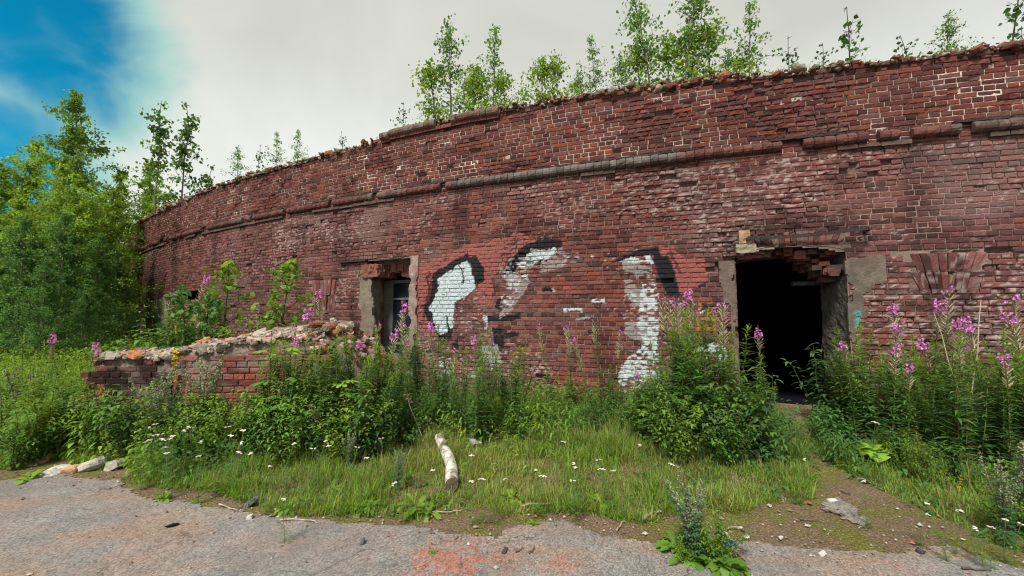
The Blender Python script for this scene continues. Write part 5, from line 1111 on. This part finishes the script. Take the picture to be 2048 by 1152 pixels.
# ------------------------------------------------------------------ the low ruined wall
def ruin():
    root = empty('ruined_wall', (-3.4, 5.3, 0)); tag(root, 'low broken brick wall with sooty end and stepped rubble top, in front of the fort', 'ruined wall'); org = np.array(root.location)
    Y0 = 5.2; X0 = at(200, 720, 5.45)[0]; XC = at(345, 720, Y0)[0]; X1 = at(640, 700, 5.3)[0]
    def mapf(s, z, dep):                      # s = X along the front; the sooty left part stands a little further back
        s = np.asarray(s); yb = np.where(s < XC, Y0 + .22, Y0 + .10 * sstep(s, XC, X1)); return np.stack(np.broadcast_arrays(s, yb - dep, z), -1) - org
    tx = [(190, 712, 5.45), (225, 708, 5.45), (340, 712, 5.45), (350, 700, Y0), (420, 700, Y0), (455, 684, Y0), (520, 680, Y0), (560, 672, Y0), (600, 674, Y0), (640, 715, Y0)]
    tx = np.array([at(*q)[[0, 2]] for q in tx])
    top = lambda x: np.interp(x, tx[:, 0], tx[:, 1])
    R, holes = lay_bricks(X0, X1, -.1, lambda x: float(top(x)) - .03, None, None, None, 14, dens=2)
    soot = np.array([[X0 - .1, 0], [X0 - .1, 1.3], [XC + .02, 1.12], [XC + .02, 0]]); sp2 = np.array([at(*q)[[0, 2]] for q in ((385, 715, Y0), (440, 712, Y0), (430, 750, Y0), (390, 750, Y0))])
    def colf(s, z, c):
        c = c * np.array([1.3, 1.3, 1.3]); js, jz = s + .06 * vnoise(s * 9, z * 9), z + .06 * vnoise(s * 9, z * 9, 4)
        m = inpoly(js, jz, soot) & (vnoise(s * 6, z * 9, 3.) > -.6); c[m] = c[m] * .10 + .008
        m = inpoly(js, jz, sp2); c[m] = c[m] * .3 + .015
        k = sstep(fbm(s * 3, z * 5, 1.), .05, .4)[:, None] * .65; return c * (1 - k) + k * np.array([.24, .17, .14])
    build_bricks(R, mapf, colf).build('brick_face', M_brick, root)
    # core behind the face: mortar, sides, back and rough top
    mb = MB(); s = np.arange(X0 + .01, X1, .035); z = np.linspace(0, 1, 40); A, B = np.meshgrid(s, z); Zt = -.15 + (top(A) + .14 - .02) * B
    dep = -.02 + .008 * vnoise(A * 30, Zt * 40)
    mb.add(mapf(A.ravel(), Zt.ravel(), dep.ravel()), gridq(len(s), 40), np.array([.20, .165, .14]) * (1 + .3 * vnoise(A.ravel() * 9, Zt.ravel() * 9))[:, None])
    d = np.linspace(-.02, -.75, 22); A, B = np.meshgrid(s, d); Zt = top(A) - .02 + .05 * fbm(A * 6, B * 6) + .08 * sstep(-B, .0, .5) * (A > XC) - .35 * sstep(-B, .5, .75)
    mb.add(mapf(A.ravel(), Zt.ravel(), B.ravel()), gridq(len(s), 22), np.array([.20, .155, .125]) * (1 + .5 * fbm(A.ravel() * 9, B.ravel() * 9))[:, None])
    for sx in (X0 + .01, X1 - .01):
        A, B = np.meshgrid(np.linspace(-.02, -.75, 12), np.linspace(0, 1, 20)); mb.add(mapf(np.full(A.size, sx) + .02 * vnoise(A.ravel() * 9, B.ravel() * 9), (-.15 + (float(top(sx)) + .13) * B).ravel(), A.ravel()), gridq(12, 20), np.array([.15, .09, .07]))
    A, B = np.meshgrid(s[::4], [0, 1]); mb.add(mapf(A.ravel(), (-.15 + (top(A) + .0) * B).ravel(), np.full(A.size, -.75)), gridq(len(s[::4]), 2), np.array([.14, .08, .06]))
    # the corner return between the sooty part and the front
    A, B = np.meshgrid(np.linspace(0, -.22, 6), np.linspace(-.1, float(top(XC + .03)) - .03, 30)); v = np.stack([np.full(A.size, XC) + .015 * vnoise(A.ravel() * 20, B.ravel() * 20), Y0 - A.ravel(), B.ravel()], 1) - org
    mb.add(v, gridq(6, 30), np.array([.10, .04, .03]))
    mb.build('core', M_mortar, root)
    r = np.random.default_rng(15); mb = MB()
    for i in range(1300):
        x = r.uniform(X0, X1); dd = -r.uniform(-.02, .7); h = float(top(x)) - .03 + .04 * r.random() + (.08 * float(sstep(-dd, 0, .5)) if x > XC else 0)
        sz = r.uniform(.025, .085) if r.random() < .88 else r.uniform(.09, .17); k = r.random()
        col = (.33, .285, .245) if k < .52 else (.24, .10, .065) if k < .68 else (.30, .24, .19) if k < .93 else (.40, .17, .08)
        chunk(mb, mapf(x, h, dd), sz, np.array(col) * r.uniform(.7, 1.2), r)
    o = mb.build('rubble', M_rubble, root); o['kind'] = 'stuff'
    # heap of rubble running back to the fort wall
    r = np.random.default_rng(16); mb = MB(); h0 = empty('rubble_heap', (-2.6, 6.6, 0)); tag(h0, 'heap of broken brick and earth between the low ruined wall and the fort', 'rubble heap'); o2 = np.array(h0.location)
    xs = np.linspace(-4.4, -1.55, 60); ys = np.linspace(5.75, 9.4, 60); A, B = np.meshgrid(xs, ys)
    Z = 1.42 * np.exp(-((A + 2.75) / .8) ** 2) * (1 - .5 * sstep(B, 6.4, 8.5)) + .12 * fbm(A * 3, B * 3); Z = np.where((A < -4.3) | (A > -1.65) | (B < 5.8), -.1, Z)
    mb.add(np.stack([A, B, Z], -1).reshape(-1, 3) - o2, gridq(60, 60), np.clip(np.array([.17, .12, .09]) * (1 + .5 * fbm(A.ravel() * 6, B.ravel() * 6))[:, None], 0, 1))
    mb.build('earth', M_rubble, h0, True); mb = MB()
    for i in range(420):
        x, y = r.normal(-2.75, .5), r.uniform(5.7, 8.2); z = 1.42 * math.exp(-((x + 2.75) / .8) ** 2) * (1 - .5 * float(sstep(y, 6.4, 8.5))) + .12 * float(fbm(x * 3, y * 3)) + .01; k = r.random()
        chunk(mb, np.array([x, y, z]) - o2, r.uniform(.05, .2), np.array((.34, .28, .23) if k < .35 else (.23, .09, .06) if k < .75 else (.22, .18, .13)) * r.uniform(.7, 1.2), r)
    o = mb.build('rubble', M_rubble, h0); o['kind'] = 'stuff'
ruin()

# ------------------------------------------------------------------ small things lying about
def litter():
    r = np.random.default_rng(55)
    def stone(px, py, size, col, lab, flat=.6, name='stone', cat='stone', m=None, n=1):
        x, y = gpt(px, py); mb = MB(); chunk(mb, (0, 0, size * .18 * flat), size, col, r, flat); o = mb.build(name, m or M_stone); o.location = (x, y, float(gz(x, y)) + .012 if y > 3.6 else .012); tag(o, lab, cat); return o
    for a in ((187, 938, .19, (.36, .33, .29), 'largest pale stone with an orange streak, at the asphalt edge on the left', .8), (232, 938, .15, (.33, .31, .25), 'triangular grey stone right of the largest one', .9), (120, 942, .18, (.40, .38, .35), 'flat pale slab of rubble left of the orange brick', .3), (138, 946, .13, (.42, .24, .13), 'orange broken brick between the pale slabs', .6), (105, 950, .14, (.42, .40, .36), 'small white slab in front of the flat pale slab', .3), (60, 930, .2, (.38, .36, .33), 'thin pale slab at the far left of the stones', .22), (80, 928, .14, (.26, .13, .08), 'reddish lump behind the pale slabs', .5),
              (500, 1010, .14, (.11, .12, .13), 'flat dark grey stone at the grass edge', .35), (725, 1088, .045, (.07, .075, .08), 'small black lump on the grey asphalt', .9), (1492, 1078, 0.062, (.42, .39, .35), 'flat pale chip beside the blue rag', .2), (1480, 1060, 0.031, (.42, .40, .36), 'small white pebble above the flat pale chip', .7), (1562, 1080, 0.037, (.45, .43, .39), 'white pebble on the dirt right of the leaning mugwort', .7), (1615, 1055, 0.031, (.42, .40, .36), 'white pebble near the concrete strip of the path', .7), (1620, 1010, 0.043, (.30, .10, .06), 'red brick chip beside the concrete strip', .5), (1540, 1015, 0.037, (.44, .42, .38), 'pale pebble at the edge of the feathery bushes', .6), (1465, 1010, 0.043, (.45, .42, .38), 'pale broken chip behind the leaning mugwort', .6), (1665, 1003, 0.074, (.5, .48, .44), 'white flake lying on the concrete strip', .12), (840, 1138, .05, (.40, .22, .16), 'pinkish chip in the brick dust', .4), (345, 1054, .07, (.05, .045, .04), 'dark bark flake on the asphalt', .25), (500, 1038, .05, (.45, .42, .38), 'white pebble at the end of the stick on the left', .7), (1010, 1106, .05, (.05, .045, .04), 'dark chip on the asphalt right of the brick dust', .4), (1840, 1108, .045, (.05, .05, .055), 'small dark pebble on the grey strip at the right', .8), (1645, 1112, 0.043, (.45, .42, .38), 'flat pale chip at the bottom right of the dirt', .3), (1740, 840, .55, (.10, .105, .11), 'dark grey concrete lump behind the weeds right of the door', .5), (945, 905, .14, (.33, .36, .33), 'grey crumpled scrap in the grass behind the log', 1.0), (1730, 965, .1, (.6, .6, .58), 'white paper scrap beside the path', .15)):
        stone(*a)
    A, B = np.meshgrid(np.linspace(-1, 1, 26), np.linspace(-1, 1, 18)); x, y = gpt(1460, 1093); rim = 1 - .25 * np.abs(vnoise(A * 2, B * 2))
    H_ = .004 + .030 * np.maximum(0, 1 - (A ** 2 + B ** 2) * .6) * (.35 + np.abs(vnoise(A * 3.5 + 4, B * 2.5))) + .006 * np.abs(vnoise(A * 7, B * 9)); mb = MB()
    mb.add(np.stack([A * rim * .058 + .012 * vnoise(A * 3, B * 3, 2), B * rim * .035 + .012 * vnoise(A * 3, B * 3, 5), H_], -1).reshape(-1, 3), gridq(26, 18), np.array([.022, .05, .15]) * (1 + .5 * vnoise(A.ravel() * 4, B.ravel() * 4))[:, None])
    o = mb.build('rag', M_stone, None, True); o.location = (x, y, .006); tag(o, 'crumpled blue rag on the dirt by the asphalt edge', 'rag')
    for i, (a, b, w, lab, bend) in enumerate((((438, 1012), (475, 1026), .007, 'pale stick at the asphalt edge on the left', 0), ((560, 1044), (632, 1048), .008, 'broken pale stick on the asphalt edge', .02), ((865, 1028), (920, 1026), .006, 'straight twig in front of the log', 0), ((1046, 1017), (1122, 1014), .011, 'grey branch along the grass edge', .03), ((1030, 1110), (1048, 1100), .005, 'first of two short dark twigs on the asphalt', 0), ((1058, 1112), (1068, 1100), .006, 'second of two short dark twigs on the asphalt', 0), ((1288, 1045), (1322, 1030), .014, 'weathered branch lying left of the leaning mugwort', .03), ((1460, 1082), (1472, 1060), .010, 'curved pale twig above the blue rag', .06), ((1600, 1043), (1642, 1045), .006, 'dark twig on the dirt near the path', .01), ((1650, 1026), (1690, 1036), .008, 'dark twig across the concrete strip', .02), ((1925, 1142), (1985, 1148), .008, 'dark twig at the bottom right', .01), ((1232, 1066), (1248, 1046), .006, 'straw leaning at the mossy edge', 0), ((1680, 985), (1702, 992), .010, 'dark stick at the top of the concrete strip', .01))):
        (x0, y0), (x1, y1) = gpt(*a), gpt(*b); n = 7; t = np.linspace(0, 1, n); L_ = math.hypot(x1 - x0, y1 - y0); mb = MB()
        p = np.stack([(x1 - x0) * t - (y1 - y0) / L_ * bend * np.sin(pi * t), (y1 - y0) * t + (x1 - x0) / L_ * bend * np.sin(pi * t), w + .01 + .006 * np.sin(t * 9)], 1); p[:, :2] += r.normal(0, .004, (n, 2))
        tube(mb, p, w * np.linspace(1, .6, n), (.10, .08, .065) if 'dark' in lab else (.33, .27, .2), 5); o = mb.build('twig', M_bark); o.location = (x0, y0, 0); tag(o, lab, 'twig')
    # dry stalks standing in the weeds
    for a, b, lab in (((835, 850, 5.0), (805, 765, 5.2), 'dry straw stalk leaning left before the window weeds'), ((1920, 790, 4.6), (1870, 625, 4.8), 'dry white stalk leaning left in the thicket at the right'), ((1945, 765, 4.6), (1965, 600, 4.8), 'dry white stalk leaning right in the thicket at the right')):
        p0, p1 = at(*a), at(*b); t = np.linspace(0, 1, 7)[:, None]; mb = MB(); tube(mb, (p1 - p0) * t * 1.0 + np.array([0, 0, 0]) + r.normal(0, .006, (7, 3)), np.linspace(.003, .0015, 7), (.42, .37, .28), 5); o = mb.build('dry_stalk', M_stem); o.location = p0 - (p1 - p0) * (p0[2] / (p1[2] - p0[2])); o.scale = (1 + p0[2] / (p1[2] - p0[2]),) * 3; tag(o, lab, 'stalk')
    # the pale log
    (x0, y0), (x1, y1) = gpt(903, 985), gpt(884, 905); n = 60; k = 28; t = np.linspace(0, 1, n); mb = MB(); L_ = math.hypot(x1 - x0, y1 - y0); L_ = min(L_, 1.25); dx, dy = (x1 - x0), (y1 - y0); q = math.hypot(dx, dy); dx, dy = dx / q, dy / q
    th = np.arange(k) / k * 2 * pi; A, T = np.meshgrid(th, t); rad = .060 * (1 + .11 * vnoise(np.cos(A) * 1.6, np.sin(A) * 1.6, T * 5) + .06 * vnoise(np.cos(A) * 5, np.sin(A) * 5, T * 16) + .12 * (np.abs(T - .55) < .02)) * (1 - .12 * T); rad[-1] *= 1.05
    off = .03 * np.sin(T * 4.5); v = np.stack([dx * L_ * T + dy * (rad * np.cos(A) + off), dy * L_ * T - dx * (rad * np.cos(A) + off), .07 + .10 * T + rad * np.sin(A)], -1).reshape(-1, 3)
    i = np.arange(k); j = (i + 1) % k; Q = np.concatenate([np.stack([m_ * k + i, m_ * k + j, (m_ + 1) * k + j, (m_ + 1) * k + i], 1) for m_ in range(n - 1)])
    patchy = sstep(fbm(v[:, 0] * 14, v[:, 1] * 8, v[:, 2] * 14), -.05, .25)[:, None]; c = np.array([.50, .48, .44]) * (1 - patchy) + patchy * np.array([.20, .165, .13]); band = (np.abs(vnoise(v[:, 1] * 22, v[:, 0] * 3)) < .08)[:, None]; c = np.where(band, c * .4, c)
    mb.add(v, Q, c); lg = empty('log', (x0, y0, .0)); tag(lg, 'pale peeling birch log lying in the grass, pointing at the wall', 'log'); mb.build('bark', M_log, lg, True)
    for e_, nm in ((0, 'sawn_end'), (n - 1, 'broken_end')):
        mb = MB(); ring = v[e_ * k:(e_ + 1) * k]; c0 = ring.mean(0); sg = -1 if e_ == 0 else 1; ring2 = ring + np.array([dx, dy, 0]) * .001 * sg; jag = np.array([dx, dy, 0]) * (.03 * r.random((k, 1)) * sg * (e_ > 0)); mid = c0 + (ring - c0) * .55 + jag + np.array([dx, dy, 0]) * .002 * sg
        vv = np.concatenate([ring2, mid, [c0 + np.array([dx, dy, 0]) * .004 * sg]]); Q = np.concatenate([np.stack([i, j, k + j, k + i], 1), np.stack([k + i, k + j, np.full(k, 2 * k), np.full(k, 2 * k)], 1)])
        mb.add(vv, Q, (.10, .075, .055)); mb.build(nm, M_stone, lg)
    # gravel and crumbs
    mb = MB(); x = r.uniform(-7, 8, 30000); y = r.uniform(1.7, 4.8, 30000); e = np.zeros(30000, bool); ed = np.array(edge_g)
    ye = np.interp(x, ed[:, 0], ed[:, 1]); k = (np.abs(y - ye - .1) < np.abs(r.normal(0, .22, 30000))) & (r.random(30000) < .3); dirt = (x > 1.6) & (x < 5) & (y > 2.3) & (y < 3.6) & (r.random(30000) < .035); any_ = r.random(30000) < .012
    k |= dirt | any_; x, y = x[k], y[k]; n = len(x)
    s = np.abs(r.normal(0, .006, n)) + .004; base = np.array([[1, 0, 0], [0, 1, 0], [-1, 0, 0], [0, -1, 0], [0, 0, .8], [0, 0, -.5]], float); v = base[None] * (s[:, None, None] * r.uniform(.5, 1.3, (n, 6, 1))); a = r.uniform(0, 6.28, n); ca, sa = np.cos(a)[:, None], np.sin(a)[:, None]
    v = np.stack([v[..., 0] * ca - v[..., 1] * sa, v[..., 0] * sa + v[..., 1] * ca, v[..., 2]], -1) + np.stack([x, y, np.full(n, .012)], 1)[:, None]
    Q = np.array([(0, 1, 4, 4), (1, 2, 4, 4), (2, 3, 4, 4), (3, 0, 4, 4), (1, 0, 5, 5), (2, 1, 5, 5), (3, 2, 5, 5), (0, 3, 5, 5)]); c = np.array([(.36, .33, .29), (.26, .12, .08), (.13, .10, .075), (.42, .40, .36), (.20, .15, .11)])[r.integers(0, 5, n)] * r.uniform(.6, 1.2, (n, 1))
    mb.add(v.reshape(-1, 3), (Q[None] + (np.arange(n) * 6)[:, None, None]).reshape(-1, 4), np.repeat(c, 6, 0)); o = mb.build('gravel', M_stone); tag(o, 'loose grit and brick crumbs along the broken asphalt edge', 'gravel', None, 'stuff')
litter()
